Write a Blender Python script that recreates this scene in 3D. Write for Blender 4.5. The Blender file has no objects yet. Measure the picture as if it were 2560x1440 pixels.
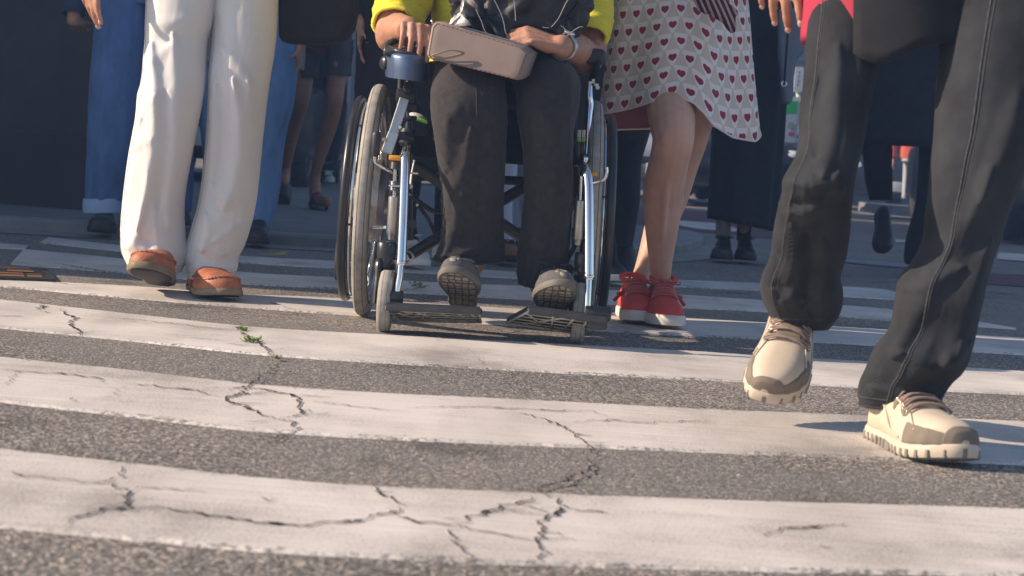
import bpy, bmesh, math, random
from mathutils import Vector, Matrix, noise
random.seed(7)
PI = math.pi
S = bpy.context.scene
COL = S.collection

# ------------------------------------------------------------------ camera
F_PX, CX, CY = 4300.0, 1280.0, 720.0
CAM_H, ROLL = 0.425, math.atan(0.075)
PITCH = math.atan(320 * math.cos(ROLL) / F_PX)
_R0, _U0 = Vector((1, 0, 0)), Vector((0, math.sin(PITCH), math.cos(PITCH)))
C_F = Vector((0, math.cos(PITCH), -math.sin(PITCH)))
C_R = _R0 * math.cos(ROLL) + _U0 * math.sin(ROLL)
C_U = _U0 * math.cos(ROLL) - _R0 * math.sin(ROLL)
C_O = Vector((0, 0, CAM_H))

def ray(px, py):
    return C_F + C_R * ((px - CX) / F_PX) - C_U * ((py - CY) / F_PX)

def P(px, py, Y):
    """Point at distance Y in front of the camera position, seen at a photograph coordinate."""
    d = ray(px, py)
    return C_O + d * (Y / d.y)

def G(px, py, z=0.0):
    """Point of the level z seen at a photograph coordinate."""
    d = ray(px, py)
    return C_O + d * ((z - CAM_H) / d.z)

def At(px, Y, z):
    """Point at distance Y and height z in the vertical line of a photograph column."""
    a, b = 0.0, 1440.0
    za, zb = P(px, a, Y).z, P(px, b, Y).z
    return P(px, a + (z - za) / (zb - za) * (b - a), Y)

cam = bpy.data.cameras.new('camera')
cam_o = bpy.data.objects.new('camera', cam)
COL.objects.link(cam_o)
m3 = Matrix((C_R, C_U, -C_F)).transposed()
cam_o.matrix_world = Matrix.Translation(C_O) @ m3.to_4x4()
cam.sensor_width = 36.0
cam.lens = 36.0 * F_PX / 2560.0
cam.clip_start, cam.clip_end = 0.05, 1000.0
cam.dof.use_dof = True
cam.dof.focus_distance = 4.25
cam.dof.aperture_fstop = 8.5
S.camera = cam_o

# ------------------------------------------------------------------ light
SUN_EL, SUN_FRONT = math.radians(29), math.radians(5)
sd = Vector((-math.cos(SUN_FRONT) * math.cos(SUN_EL), -math.sin(SUN_FRONT) * math.cos(SUN_EL), math.sin(SUN_EL)))
sun = bpy.data.lights.new('sun', 'SUN')
sun.energy, sun.angle, sun.color = 5.0, math.radians(0.53), (1.0, 0.82, 0.64)
sun_o = bpy.data.objects.new('sun', sun)
COL.objects.link(sun_o)
sun_o.location = (-8, -2, 9)
sun_o.rotation_euler = sd.to_track_quat('Z', 'Y').to_euler()
W = bpy.data.worlds.new('World')
S.world = W
W.use_nodes = True
nt = W.node_tree
bg = nt.nodes['Background']
sky = nt.nodes.new('ShaderNodeTexSky')
sky.sky_type = 'NISHITA'
sky.sun_disc = False
sky.sun_elevation = SUN_EL
sky.sun_rotation = math.atan2(sd.x, sd.y)
nt.links.new(sky.outputs[0], bg.inputs[0])
bg.inputs[1].default_value = 0.112
S.view_settings.view_transform = 'Standard'
S.view_settings.look = 'None'
S.view_settings.gamma = 1.0
S.view_settings.exposure = 0.30
S.cycles.use_denoising = True
S.cycles.max_bounces = 6
S.cycles.volume_bounces = 0
S.cycles.transparent_max_bounces = 8

# ------------------------------------------------------------------ materials
MATS = {}
def mat(name, col, rough=0.6, metal=0.0, var=0.12, vscale=6.0, bump=0.0, bscale=60.0, bdist=0.002,
        sheen=0.0, sss=0.0, weave=0.0, wscale=900.0, spec=0.5, stretch=(1, 1, 1), crumple=0.0, cscale=14.0):
    """Principled material with broad tone variation, fine bump and optional woven twill bump."""
    if name in MATS:
        return MATS[name]
    m = bpy.data.materials.new(name)
    m.use_nodes = True
    t = m.node_tree
    b = t.nodes['Principled BSDF']
    b.inputs['Roughness'].default_value = rough
    b.inputs['Metallic'].default_value = metal
    b.inputs['Specular IOR Level'].default_value = spec
    if sheen:
        b.inputs['Sheen Weight'].default_value = sheen
        b.inputs['Sheen Roughness'].default_value = 0.4
    if sss:
        b.inputs['Subsurface Weight'].default_value = sss
        b.inputs['Subsurface Radius'].default_value = (0.010, 0.004, 0.002)
        b.inputs['Subsurface Scale'].default_value = 0.5
    tc = t.nodes.new('ShaderNodeTexCoord')
    mp = t.nodes.new('ShaderNodeMapping')
    mp.inputs['Scale'].default_value = stretch
    t.links.new(tc.outputs['Object'], mp.inputs['Vector'])
    n = t.nodes.new('ShaderNodeTexNoise')
    n.inputs['Scale'].default_value = vscale
    n.inputs['Detail'].default_value = 6
    n.inputs['Roughness'].default_value = 0.65
    t.links.new(mp.outputs[0], n.inputs['Vector'])
    r = t.nodes.new('ShaderNodeValToRGB')
    c = Vector(col[:3])
    lo, hi = c * (1 - var), c * (1 + var)
    r.color_ramp.elements[0].position, r.color_ramp.elements[1].position = 0.3, 0.7
    r.color_ramp.elements[0].color = (*lo, 1)
    r.color_ramp.elements[1].color = (*[min(1, v) for v in hi], 1)
    t.links.new(n.outputs['Fac'], r.inputs[0])
    t.links.new(r.outputs[0], b.inputs['Base Color'])
    h = None
    if bump:
        n2 = t.nodes.new('ShaderNodeTexNoise')
        n2.inputs['Scale'].default_value = bscale
        n2.inputs['Detail'].default_value = 4
        t.links.new(mp.outputs[0], n2.inputs['Vector'])
        h = n2.outputs['Fac']
        bp = t.nodes.new('ShaderNodeBump')
        bp.inputs['Strength'].default_value = bump
        bp.inputs['Distance'].default_value = bdist
        t.links.new(h, bp.inputs['Height'])
        t.links.new(bp.outputs[0], b.inputs['Normal'])
        h = bp
    if crumple:
        mp2 = t.nodes.new('ShaderNodeMapping'); mp2.inputs['Scale'].default_value = (1.0, 1.0, 1.5); mp2.inputs['Rotation'].default_value = (.3, .5, 0)
        t.links.new(tc.outputs['Object'], mp2.inputs['Vector'])
        n3 = t.nodes.new('ShaderNodeTexNoise'); n3.noise_type = 'RIDGED_MULTIFRACTAL'
        n3.inputs['Scale'].default_value = cscale; n3.inputs['Detail'].default_value = 3; n3.inputs['Distortion'].default_value = .5
        t.links.new(mp2.outputs[0], n3.inputs['Vector'])
        bc = t.nodes.new('ShaderNodeBump'); bc.inputs['Strength'].default_value = crumple; bc.inputs['Distance'].default_value = .010
        t.links.new(n3.outputs['Fac'], bc.inputs['Height'])
        if h: t.links.new(h.outputs[0], bc.inputs['Normal'])
        t.links.new(bc.outputs[0], b.inputs['Normal'])
        h = bc
    if weave:
        wv = t.nodes.new('ShaderNodeTexWave')
        wv.wave_type, wv.bands_direction = 'BANDS', 'DIAGONAL'
        wv.inputs['Scale'].default_value = wscale / 20
        wv.inputs['Distortion'].default_value = 0.6
        t.links.new(tc.outputs['Object'], wv.inputs['Vector'])
        bw = t.nodes.new('ShaderNodeBump')
        bw.inputs['Strength'].default_value = weave
        bw.inputs['Distance'].default_value = 0.001
        t.links.new(wv.outputs['Fac'], bw.inputs['Height'])
        if h:
            t.links.new(h.outputs[0], bw.inputs['Normal'])
        t.links.new(bw.outputs[0], b.inputs['Normal'])
    MATS[name] = m
    return m

# ------------------------------------------------------------------ mesh helpers
class MB:
    """Collects geometry in world coordinates; build() links it as one mesh object."""
    def __init__(self):
        self.v, self.f, self.uv = [], [], {}
    def add(self, vs, fs):
        o = len(self.v)
        self.v += [Vector(p) for p in vs]
        self.f += [[i + o for i in f] for f in fs]
        return o
    def grid(self, rings, close_u=True, cap0=False, cap1=False):
        n = len(rings[0])
        vs = [p for r in rings for p in r]
        fs = []
        for i in range(len(rings) - 1):
            for j in range(n if close_u else n - 1):
                k = (j + 1) % n
                fs.append([i * n + j, i * n + k, (i + 1) * n + k, (i + 1) * n + j])
        if cap0: fs.append(list(range(n - 1, -1, -1)))
        if cap1: fs.append([(len(rings) - 1) * n + j for j in range(n)])
        return self.add(vs, fs)
    def tube(self, pts, r, seg=10, caps=True, closed=False, flat=1.0, up=None):
        pts = [Vector(p) for p in pts]
        n = len(pts)
        rs = list(r) if isinstance(r, (list, tuple)) else [r] * n
        if len(rs) != n: rs = [c[0] for c in crom([(q,) for q in rs], n)]
        rings, prev = [], None
        for i in range(n):
            if closed:
                t = pts[(i + 1) % n] - pts[i - 1]
            else:
                t = pts[min(i + 1, n - 1)] - pts[max(i - 1, 0)]
            t.normalize()
            if prev is None:
                a = Vector(up) if up else (Vector((0, 0, 1)) if abs(t.z) < 0.9 else Vector((1, 0, 0)))
            else:
                a = prev
            a = (a - t * a.dot(t)).normalized()
            prev = a
            b = t.cross(a)
            rings.append([pts[i] + (a * math.cos(2 * PI * j / seg) * flat + b * math.sin(2 * PI * j / seg)) * rs[i] for j in range(seg)])
        if closed:
            rings.append(rings[0])
            return self.grid(rings)
        return self.grid(rings, cap0=caps, cap1=caps)
    def capsule(self, p, q, r1, r2, seg=12):
        p, q = Vector(p), Vector(q)
        d = (q - p)
        L = d.length
        d = d / L if L > 1e-6 else Vector((0, 0, 1))
        pts, rs = [], []
        for k in range(1, 5):
            a = k / 4 * PI / 2
            pts.append(p - d * r1 * math.cos(a)); rs.append(max(1e-4, r1 * math.sin(a)))
        for k in range(4):
            a = PI / 2 * (1 - k / 4)
            pts.append(q + d * r2 * math.cos(a)); rs.append(max(1e-4, r2 * math.sin(a)))
        pts.insert(0, p - d * r1 * 0.999); rs.insert(0, r1 * 0.06)
        pts.append(q + d * r2 * 0.999); rs.append(r2 * 0.06)
        self.tube(pts, rs, seg)
    def ellipsoid(self, c, rad, M=None, seg=18, rows=12):
        c = Vector(c)
        rings = []
        for i in range(rows + 1):
            a = -PI / 2 + PI * i / rows
            a = max(-PI / 2 + 0.03, min(PI / 2 - 0.03, a))
            ring = []
            for j in range(seg):
                t = 2 * PI * j / seg
                p = Vector((rad[0] * math.cos(a) * math.cos(t), rad[1] * math.cos(a) * math.sin(t), rad[2] * math.sin(a)))
                ring.append(c + (M @ p if M else p))
            rings.append(ring)
        self.grid(rings, cap0=True, cap1=True)
    def box(self, c, s, M=None, bev=0.0):
        c = Vector(c)
        x, y, z = s[0] / 2, s[1] / 2, s[2] / 2
        if bev <= 0:
            vs = [(-x, -y, -z), (x, -y, -z), (x, y, -z), (-x, y, -z), (-x, -y, z), (x, -y, z), (x, y, z), (-x, y, z)]
            fs = [[3, 2, 1, 0], [4, 5, 6, 7], [0, 1, 5, 4], [1, 2, 6, 5], [2, 3, 7, 6], [3, 0, 4, 7]]
        else:
            b = min(bev, x * .9, y * .9, z * .9)
            bm = bmesh.new()
            bmesh.ops.create_cube(bm, size=1.0)
            for v in bm.verts:
                v.co = Vector((v.co.x * 2 * x, v.co.y * 2 * y, v.co.z * 2 * z))
            bmesh.ops.bevel(bm, geom=bm.edges[:], offset=b, segments=2, affect='EDGES', profile=0.5)
            bm.verts.index_update()
            vs = [v.co.copy() for v in bm.verts]
            fs = [[v.index for v in f.verts] for f in bm.faces]
            bm.free()
        self.add([c + (M @ Vector(p) if M else Vector(p)) for p in vs], fs)
    def torus(self, c, axis, R, r, seg=48, rs=12, flat=1.0):
        c, axis = Vector(c), Vector(axis).normalized()
        a = Vector((0, 0, 1)) if abs(axis.z) < .9 else Vector((1, 0, 0))
        a = (a - axis * a.dot(axis)).normalized(); b = axis.cross(a)
        rings = []
        for i in range(seg + 1):
            t = 2 * PI * i / seg
            d = a * math.cos(t) + b * math.sin(t)
            rings.append([c + d * (R + r * math.cos(2 * PI * j / rs)) + axis * (r * flat * math.sin(2 * PI * j / rs)) for j in range(rs)])
        self.grid(rings)
    def lathe(self, c, axis, prof, seg=32):
        """prof: list of (offset along the axis, radius)."""
        c, axis = Vector(c), Vector(axis).normalized()
        a = Vector((0, 0, 1)) if abs(axis.z) < .9 else Vector((1, 0, 0))
        a = (a - axis * a.dot(axis)).normalized(); b = axis.cross(a)
        rings = [[c + axis * o + (a * math.cos(2 * PI * j / seg) + b * math.sin(2 * PI * j / seg)) * max(r, 1e-4) for j in range(seg)] for o, r in prof]
        self.grid(rings, cap0=True, cap1=True)
    def prism(self, poly, d):
        """Closed outline (world points) given thickness by the vector d."""
        n = len(poly); d = Vector(d)
        poly = [Vector(p) for p in poly]
        vs = poly + [p + d for p in poly]
        fs = [list(range(n - 1, -1, -1)), [n + i for i in range(n)]]
        fs += [[i, (i + 1) % n, n + (i + 1) % n, n + i] for i in range(n)]
        self.add(vs, fs)
    def build(self, name, material, parent=None, smooth=True, sharp=None, loc=None):
        me = bpy.data.meshes.new(name)
        o = bpy.data.objects.new(name, me)
        org = Vector((0, 0, 0))
        q = parent
        while q is not None:
            org += Vector(q.location); q = q.parent
        if parent is None and loc is not None:
            o.location = loc; org = Vector(loc)
        me.from_pydata([tuple(p - org) for p in self.v], [], self.f)
        bm = bmesh.new(); bm.from_mesh(me)
        bmesh.ops.recalc_face_normals(bm, faces=bm.faces[:])
        bm.to_mesh(me); bm.free()
        if material: me.materials.append(material)
        if smooth:
            for p in me.polygons: p.use_smooth = True
            if sharp:
                me.set_sharp_from_angle(angle=math.radians(sharp))
        COL.objects.link(o)
        if parent is not None: o.parent = parent
        return o

def tag(o, label=None, cat=None, group=None, kind=None):
    if label: o['label'] = label
    if cat: o['category'] = cat
    if group: o['group'] = group
    if kind: o['kind'] = kind
    return o

def empty(name, loc, label, cat, group=None):
    o = bpy.data.objects.new(name, None)
    o.empty_display_size = 0.1
    o.location = loc
    COL.objects.link(o)
    return tag(o, label, cat, group)

def crom(pts, n):
    """Catmull-Rom resampling of a list of number tuples to n samples, by index."""
    out, m = [], len(pts) - 1
    for i in range(n):
        t = i / (n - 1) * m
        k = min(int(t), m - 1); u = t - k
        p0, p1, p2, p3 = pts[max(k - 1, 0)], pts[k], pts[k + 1], pts[min(k + 2, m)]
        out.append(tuple(0.5 * (2 * b + (c - a) * u + (2 * a - 5 * b + 4 * c - d) * u * u + (3 * b - a - 3 * c + d) * u ** 3)
                         for a, b, c, d in zip(p0, p1, p2, p3)))
    return out

def lin(a, b, t): return a + (b - a) * t
def path(pts, n): return [Vector(p) for p in crom([tuple(p) for p in pts], n)]
FADE_HAZE = 0.008
S.view_settings.exposure = 0.5
SHADE_Y = 4.55
# ------------------------------------------------------------------ setting: road, markings, pavement
def asphalt_mat(name, dark, light, scale=255.0, bumpd=0.0024):
    m = bpy.data.materials.new(name); m.use_nodes = True
    t = m.node_tree; b = t.nodes['Principled BSDF']
    L = t.links.new; N = t.nodes.new
    tc = N('ShaderNodeTexCoord')
    wn = N('ShaderNodeTexNoise'); wn.inputs['Scale'].default_value = 60; wn.inputs['Detail'].default_value = 2
    L(tc.outputs['Object'], wn.inputs['Vector'])
    mx = N('ShaderNodeMixRGB'); mx.blend_type = 'ADD'; mx.inputs[0].default_value = 0.006
    L(tc.outputs['Object'], mx.inputs[1]); L(wn.outputs['Color'], mx.inputs[2])
    v = N('ShaderNodeTexVoronoi'); v.inputs['Scale'].default_value = scale; v.inputs['Randomness'].default_value = 1
    L(mx.outputs[0], v.inputs['Vector'])
    v2 = N('ShaderNodeTexVoronoi'); v2.inputs['Scale'].default_value = scale * 2.6
    L(mx.outputs[0], v2.inputs['Vector'])
    sep = N('ShaderNodeSeparateColor'); L(v.outputs['Color'], sep.inputs[0])
    r = N('ShaderNodeValToRGB')
    e = r.color_ramp.elements
    e[0].position, e[0].color = 0.0, (*dark, 1)
    e[1].position, e[1].color = 1.0, (*light, 1)
    k = e.new(0.55); k.color = (*[lin(a, c, .28) for a, c in zip(dark, light)], 1)
    k = e.new(0.86); k.color = (*[lin(a, c, .55) for a, c in zip(dark, light)], 1)
    k = e.new(0.93); k.color = (light[0] * 1.02, light[1] * .93, light[2] * .84, 1)
    L(sep.outputs[0], r.inputs[0])
    # the bitumen between the stones
    gap = N('ShaderNodeValToRGB'); gap.color_ramp.elements[0].position = 0.45; gap.color_ramp.elements[1].position = 0.75
    gap.color_ramp.elements[0].color = (1, 1, 1, 1); gap.color_ramp.elements[1].color = (.62, .62, .62, 1)
    L(v.outputs['Distance'], gap.inputs[0])
    mg = N('ShaderNodeMixRGB'); mg.blend_type = 'MULTIPLY'; mg.inputs[0].default_value = 1
    L(r.outputs[0], mg.inputs[1]); L(gap.outputs[0], mg.inputs[2])
    big = N('ShaderNodeTexNoise'); big.inputs['Scale'].default_value = 1.6; big.inputs['Detail'].default_value = 5
    L(tc.outputs['Object'], big.inputs['Vector'])
    br = N('ShaderNodeValToRGB'); br.color_ramp.elements[0].position = .33; br.color_ramp.elements[1].position = .66
    br.color_ramp.elements[0].color = (.80, .80, .81, 1); br.color_ramp.elements[1].color = (1.16, 1.13, 1.10, 1)
    L(big.outputs['Fac'], br.inputs[0])
    m2 = N('ShaderNodeMixRGB'); m2.blend_type = 'MULTIPLY'; m2.inputs[0].default_value = 1
    L(mg.outputs[0], m2.inputs[1]); L(br.outputs[0], m2.inputs[2])
    # smoother worn patches, oil stains and a scatter of larger pale stones
    pn = N('ShaderNodeTexNoise'); pn.inputs['Scale'].default_value = .55; pn.inputs['Detail'].default_value = 3; pn.inputs['Distortion'].default_value = .6
    L(tc.outputs['Object'], pn.inputs['Vector'])
    pr = N('ShaderNodeValToRGB'); pr.color_ramp.elements[0].position = .50; pr.color_ramp.elements[1].position = .54
    pr.color_ramp.elements[0].color = (0, 0, 0, 1); pr.color_ramp.elements[1].color = (.38, .38, .38, 1)
    L(pn.outputs['Fac'], pr.inputs[0])
    m6 = N('ShaderNodeMixRGB'); m6.inputs[2].default_value = (*[lin(a, c, .26) for a, c in zip(dark, light)], 1)
    L(pr.outputs[0], m6.inputs[0]); L(m2.outputs[0], m6.inputs[1])
    st = N('ShaderNodeTexNoise'); st.inputs['Scale'].default_value = 3.4; st.inputs['Detail'].default_value = 4
    L(tc.outputs['Object'], st.inputs['Vector'])
    sr = N('ShaderNodeValToRGB'); sr.color_ramp.elements[0].position = .30; sr.color_ramp.elements[1].position = .40
    sr.color_ramp.elements[0].color = (.62, .62, .62, 1); sr.color_ramp.elements[1].color = (1, 1, 1, 1)
    L(st.outputs['Fac'], sr.inputs[0])
    m7 = N('ShaderNodeMixRGB'); m7.blend_type = 'MULTIPLY'; m7.inputs[0].default_value = 1
    L(m6.outputs[0], m7.inputs[1]); L(sr.outputs[0], m7.inputs[2])
    v3 = N('ShaderNodeTexVoronoi'); v3.inputs['Scale'].default_value = 95; L(mx.outputs[0], v3.inputs['Vector'])
    s3 = N('ShaderNodeSeparateColor'); L(v3.outputs['Color'], s3.inputs[0])
    c3 = N('ShaderNodeMath'); c3.operation = 'GREATER_THAN'; c3.inputs[1].default_value = .975; L(s3.outputs[0], c3.inputs[0])
    d3 = N('ShaderNodeMath'); d3.operation = 'LESS_THAN'; d3.inputs[1].default_value = .36; L(v3.outputs['Distance'], d3.inputs[0])
    e3 = N('ShaderNodeMath'); e3.operation = 'MULTIPLY'; L(c3.outputs[0], e3.inputs[0]); L(d3.outputs[0], e3.inputs[1])
    m8 = N('ShaderNodeMixRGB'); m8.inputs[2].default_value = (light[0] * .95, light[1] * .84, light[2] * .72, 1)
    L(e3.outputs[0], m8.inputs[0]); L(m7.outputs[0], m8.inputs[1])
    L(m8.outputs[0], b.inputs['Base Color'])
    b.inputs['Roughness'].default_value = 0.82
    b.inputs['Specular IOR Level'].default_value = 0.3
    inv = N('ShaderNodeMath'); inv.operation = 'SUBTRACT'; inv.inputs[0].default_value = 1.0
    L(v.outputs['Distance'], inv.inputs[1])
    mu = N('ShaderNodeMath'); mu.operation = 'MULTIPLY'
    L(inv.outputs[0], mu.inputs[0])
    ad = N('ShaderNodeMath'); ad.operation = 'ADD'; ad.inputs[1].default_value = .35
    L(sep.outputs[1], ad.inputs[0]); L(ad.outputs[0], mu.inputs[1])
    f2 = N('ShaderNodeMath'); f2.operation = 'MULTIPLY_ADD'; f2.inputs[1].default_value = -0.35
    L(v2.outputs['Distance'], f2.inputs[0]); L(mu.outputs[0], f2.inputs[2])
    bp = N('ShaderNodeBump'); bp.inputs['Strength'].default_value = 0.7; bp.inputs['Distance'].default_value = bumpd
    L(f2.outputs[0], bp.inputs['Height']); L(bp.outputs[0], b.inputs['Normal'])
    return m

def paint_mat(name, col, worn=0.5):
    m = bpy.data.materials.new(name); m.use_nodes = True
    t = m.node_tree; b = t.nodes['Principled BSDF']; L = t.links.new; N = t.nodes.new
    tc = N('ShaderNodeTexCoord')
    st = N('ShaderNodeMapping'); st.inputs['Scale'].default_value = (2.2, 60, 1); st.inputs['Rotation'].default_value = (0, 0, math.radians(-14))
    L(tc.outputs['Object'], st.inputs['Vector'])
    n1 = N('ShaderNodeTexNoise'); n1.inputs['Scale'].default_value = 1.0; n1.inputs['Detail'].default_value = 6; n1.inputs['Roughness'].default_value = .7
    L(st.outputs[0], n1.inputs['Vector'])
    n2 = N('ShaderNodeTexNoise'); n2.inputs['Scale'].default_value = 2.4; n2.inputs['Detail'].default_value = 8; n2.inputs['Roughness'].default_value = .62
    L(tc.outputs['Object'], n2.inputs['Vector'])
    n3 = N('ShaderNodeTexNoise'); n3.inputs['Scale'].default_value = 260; n3.inputs['Detail'].default_value = 3
    L(tc.outputs['Object'], n3.inputs['Vector'])
    r1 = N('ShaderNodeValToRGB'); r1.color_ramp.elements[0].position = .3; r1.color_ramp.elements[1].position = .68
    r1.color_ramp.elements[0].color = (*[c * .80 for c in col], 1); r1.color_ramp.elements[1].color = (*col, 1)
    L(n1.outputs['Fac'], r1.inputs[0])
    r2 = N('ShaderNodeValToRGB'); r2.color_ramp.elements[0].position = .34; r2.color_ramp.elements[1].position = .58
    r2.color_ramp.elements[0].color = (.80, .79, .78, 1); r2.color_ramp.elements[1].color = (1, 1, 1, 1)
    L(n2.outputs['Fac'], r2.inputs[0])
    mx = N('ShaderNodeMixRGB'); mx.blend_type = 'MULTIPLY'; mx.inputs[0].default_value = 1
    L(r1.outputs[0], mx.inputs[1]); L(r2.outputs[0], mx.inputs[2])
    # worn specks where the aggregate shows
    sp = N('ShaderNodeMath'); sp.operation = 'MULTIPLY'
    L(n3.outputs['Fac'], sp.inputs[0]); L(n2.outputs['Fac'], sp.inputs[1])
    r3 = N('ShaderNodeValToRGB'); r3.color_ramp.elements[0].position = .170; r3.color_ramp.elements[1].position = .215
    r3.color_ramp.elements[0].color = (worn, worn, worn, 1); r3.color_ramp.elements[1].color = (0, 0, 0, 1)
    L(sp.outputs[0], r3.inputs[0])
    m4 = N('ShaderNodeMixRGB'); m4.inputs[2].default_value = (.16, .15, .145, 1)
    L(r3.outputs[0], m4.inputs[0]); L(mx.outputs[0], m4.inputs[1])
    uvn = N('ShaderNodeUVMap'); sx = N('ShaderNodeSeparateXYZ'); L(uvn.outputs[0], sx.inputs[0])
    ed = N('ShaderNodeMath'); ed.operation = 'PINGPONG'; ed.inputs[1].default_value = .5; L(sx.outputs[1], ed.inputs[0])
    n5 = N('ShaderNodeTexNoise'); n5.inputs['Scale'].default_value = 110; n5.inputs['Detail'].default_value = 5; n5.inputs['Roughness'].default_value = .7; L(tc.outputs['Object'], n5.inputs['Vector'])
    n6 = N('ShaderNodeTexNoise'); n6.inputs['Scale'].default_value = 5; n6.inputs['Detail'].default_value = 4; L(tc.outputs['Object'], n6.inputs['Vector'])
    k1 = N('ShaderNodeMath'); k1.operation = 'MULTIPLY_ADD'; k1.inputs[1].default_value = 2.6; L(ed.outputs[0], k1.inputs[0]); L(n5.outputs['Fac'], k1.inputs[2])
    k2 = N('ShaderNodeMath'); k2.operation = 'MULTIPLY_ADD'; k2.inputs[1].default_value = .55; L(n6.outputs['Fac'], k2.inputs[0]); L(k1.outputs[0], k2.inputs[2])
    er = N('ShaderNodeValToRGB'); er.color_ramp.elements[0].position = .66; er.color_ramp.elements[1].position = .74
    er.color_ramp.elements[0].color = (.85, .85, .85, 1); er.color_ramp.elements[1].color = (0, 0, 0, 1); L(k2.outputs[0], er.inputs[0])
    m9 = N('ShaderNodeMixRGB'); m9.inputs[2].default_value = (.17, .155, .14, 1); L(er.outputs[0], m9.inputs[0]); L(m4.outputs[0], m9.inputs[1])
    # broad grey tyre dirt running across the stripes
    tw = N('ShaderNodeMapping'); tw.inputs['Scale'].default_value = (3.5, .35, 1); tw.inputs['Rotation'].default_value = (0, 0, .35); L(tc.outputs['Object'], tw.inputs['Vector'])
    tn = N('ShaderNodeTexNoise'); tn.inputs['Scale'].default_value = 1; tn.inputs['Detail'].default_value = 5; L(tw.outputs[0], tn.inputs['Vector'])
    trr = N('ShaderNodeValToRGB'); trr.color_ramp.elements[0].position = .36; trr.color_ramp.elements[1].position = .56
    trr.color_ramp.elements[0].color = (.80, .79, .78, 1); trr.color_ramp.elements[1].color = (1, 1, 1, 1); L(tn.outputs['Fac'], trr.inputs[0])
    m10 = N('ShaderNodeMixRGB'); m10.blend_type = 'MULTIPLY'; m10.inputs[0].default_value = 1; L(m9.outputs[0], m10.inputs[1]); L(trr.outputs[0], m10.inputs[2])
    L(m10.outputs[0], b.inputs['Base Color'])
    b.inputs['Roughness'].default_value = .7
    b.inputs['Specular IOR Level'].default_value = 0.35
    hh = N('ShaderNodeMath'); hh.operation = 'ADD'
    L(n3.outputs['Fac'], hh.inputs[0]); L(n1.outputs['Fac'], hh.inputs[1])
    bp = N('ShaderNodeBump'); bp.inputs['Strength'].default_value = .35; bp.inputs['Distance'].default_value = .002
    L(hh.outputs[0], bp.inputs['Height']); L(bp.outputs[0], b.inputs['Normal'])
    return m

M_ASPH = asphalt_mat('old_asphalt', (.080, .075, .071), (.64, .585, .53))
M_PAINT = paint_mat('crossing_paint', (.79, .725, .665))
M_CONC = mat('kerb_concrete', (.24, .235, .23), .85, var=.2, vscale=9, bump=.5, bscale=140)
M_FLAG = mat('pavement_concrete', (.17, .165, .16), .85, var=.2, vscale=5, bump=.4, bscale=120)
M_REDP = mat('red_road_coating', (.125, .05, .05), .85, var=.2, vscale=8, bump=.4, bscale=150)
M_CRACK = mat('crack_dirt', (.014, .012, .011), .95, var=.5, vscale=40, bump=.8, bscale=120, bdist=.006)
M_CHIP_LIT = mat('lit_chipped_edge', (.86, .80, .73), .8, var=.25, vscale=50, bump=.8, bscale=90, bdist=.005)

g = MB(); g.add([(-150, -60, 0), (150, -60, 0), (150, 260, 0), (-150, 260, 0)], [[0, 1, 2, 3]])
tag(g.build('road', M_ASPH, smooth=False), kind='structure')

STRIPES = [
 ([(-400,1080),(0,1128),(322,1164),(640,1199),(927,1221),(1280,1236),(1840,1257),(2560,1277),(2960,1290)],
  [(-400,1262),(0,1316),(322,1347),(640,1376),(960,1394),(1280,1408),(1920,1426),(2560,1441),(2960,1450)]),
 ([(-400,850),(0,896),(320,929),(640,965),(960,987),(1280,1002),(1840,1030),(2560,1057),(2960,1075)],
  [(-400,955),(0,1004),(320,1041),(640,1077),(960,1097),(1280,1111),(1920,1136),(2560,1162),(2960,1180)]),
 ([(-400,712),(0,752),(320,787),(640,821),(960,840),(1280,857),(1858,888),(2560,931),(2960,955)],
  [(-400,776),(0,820),(320,852),(640,886),(960,908),(1280,926),(1858,955),(2560,987),(2960,1005)]),
 ([(-400,672),(0,701),(300,716),(597,737),(879,750),(1527,788),(2070,818),(2560,847),(2960,872)],
  [(-400,685),(0,717),(300,744),(597,768),(879,788),(1480,827),(2040,856),(2560,888),(2960,912)]),
 ([(60,625),(307,649),(589,681),(845,696),(1180,712),(1502,726),(1897,752),(2239,776),(2540,822)],
  [(27,661),(332,686),(581,709),(845,723),(1180,742),(1497,760),(1905,780),(2098,793),(2540,824)]),
 ([(122,595),(300,615),(589,641),(847,655),(1200,676),(1558,696),(1894,709),(2190,723),(2262,743)],
  [(100,607),(300,629),(589,656),(847,672),(1200,692),(1558,712),(1894,727),(2107,742),(2262,752)]),
 ([(-400,580),(-150,598),(0,610),(72,616)], [(-400,592),(-150,611),(0,621),(64,624)]),
]
def strip_pts(line, n):
    return crom([tuple(G(x, y))[:2] for x, y in line], n)
mb = MB()
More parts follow.
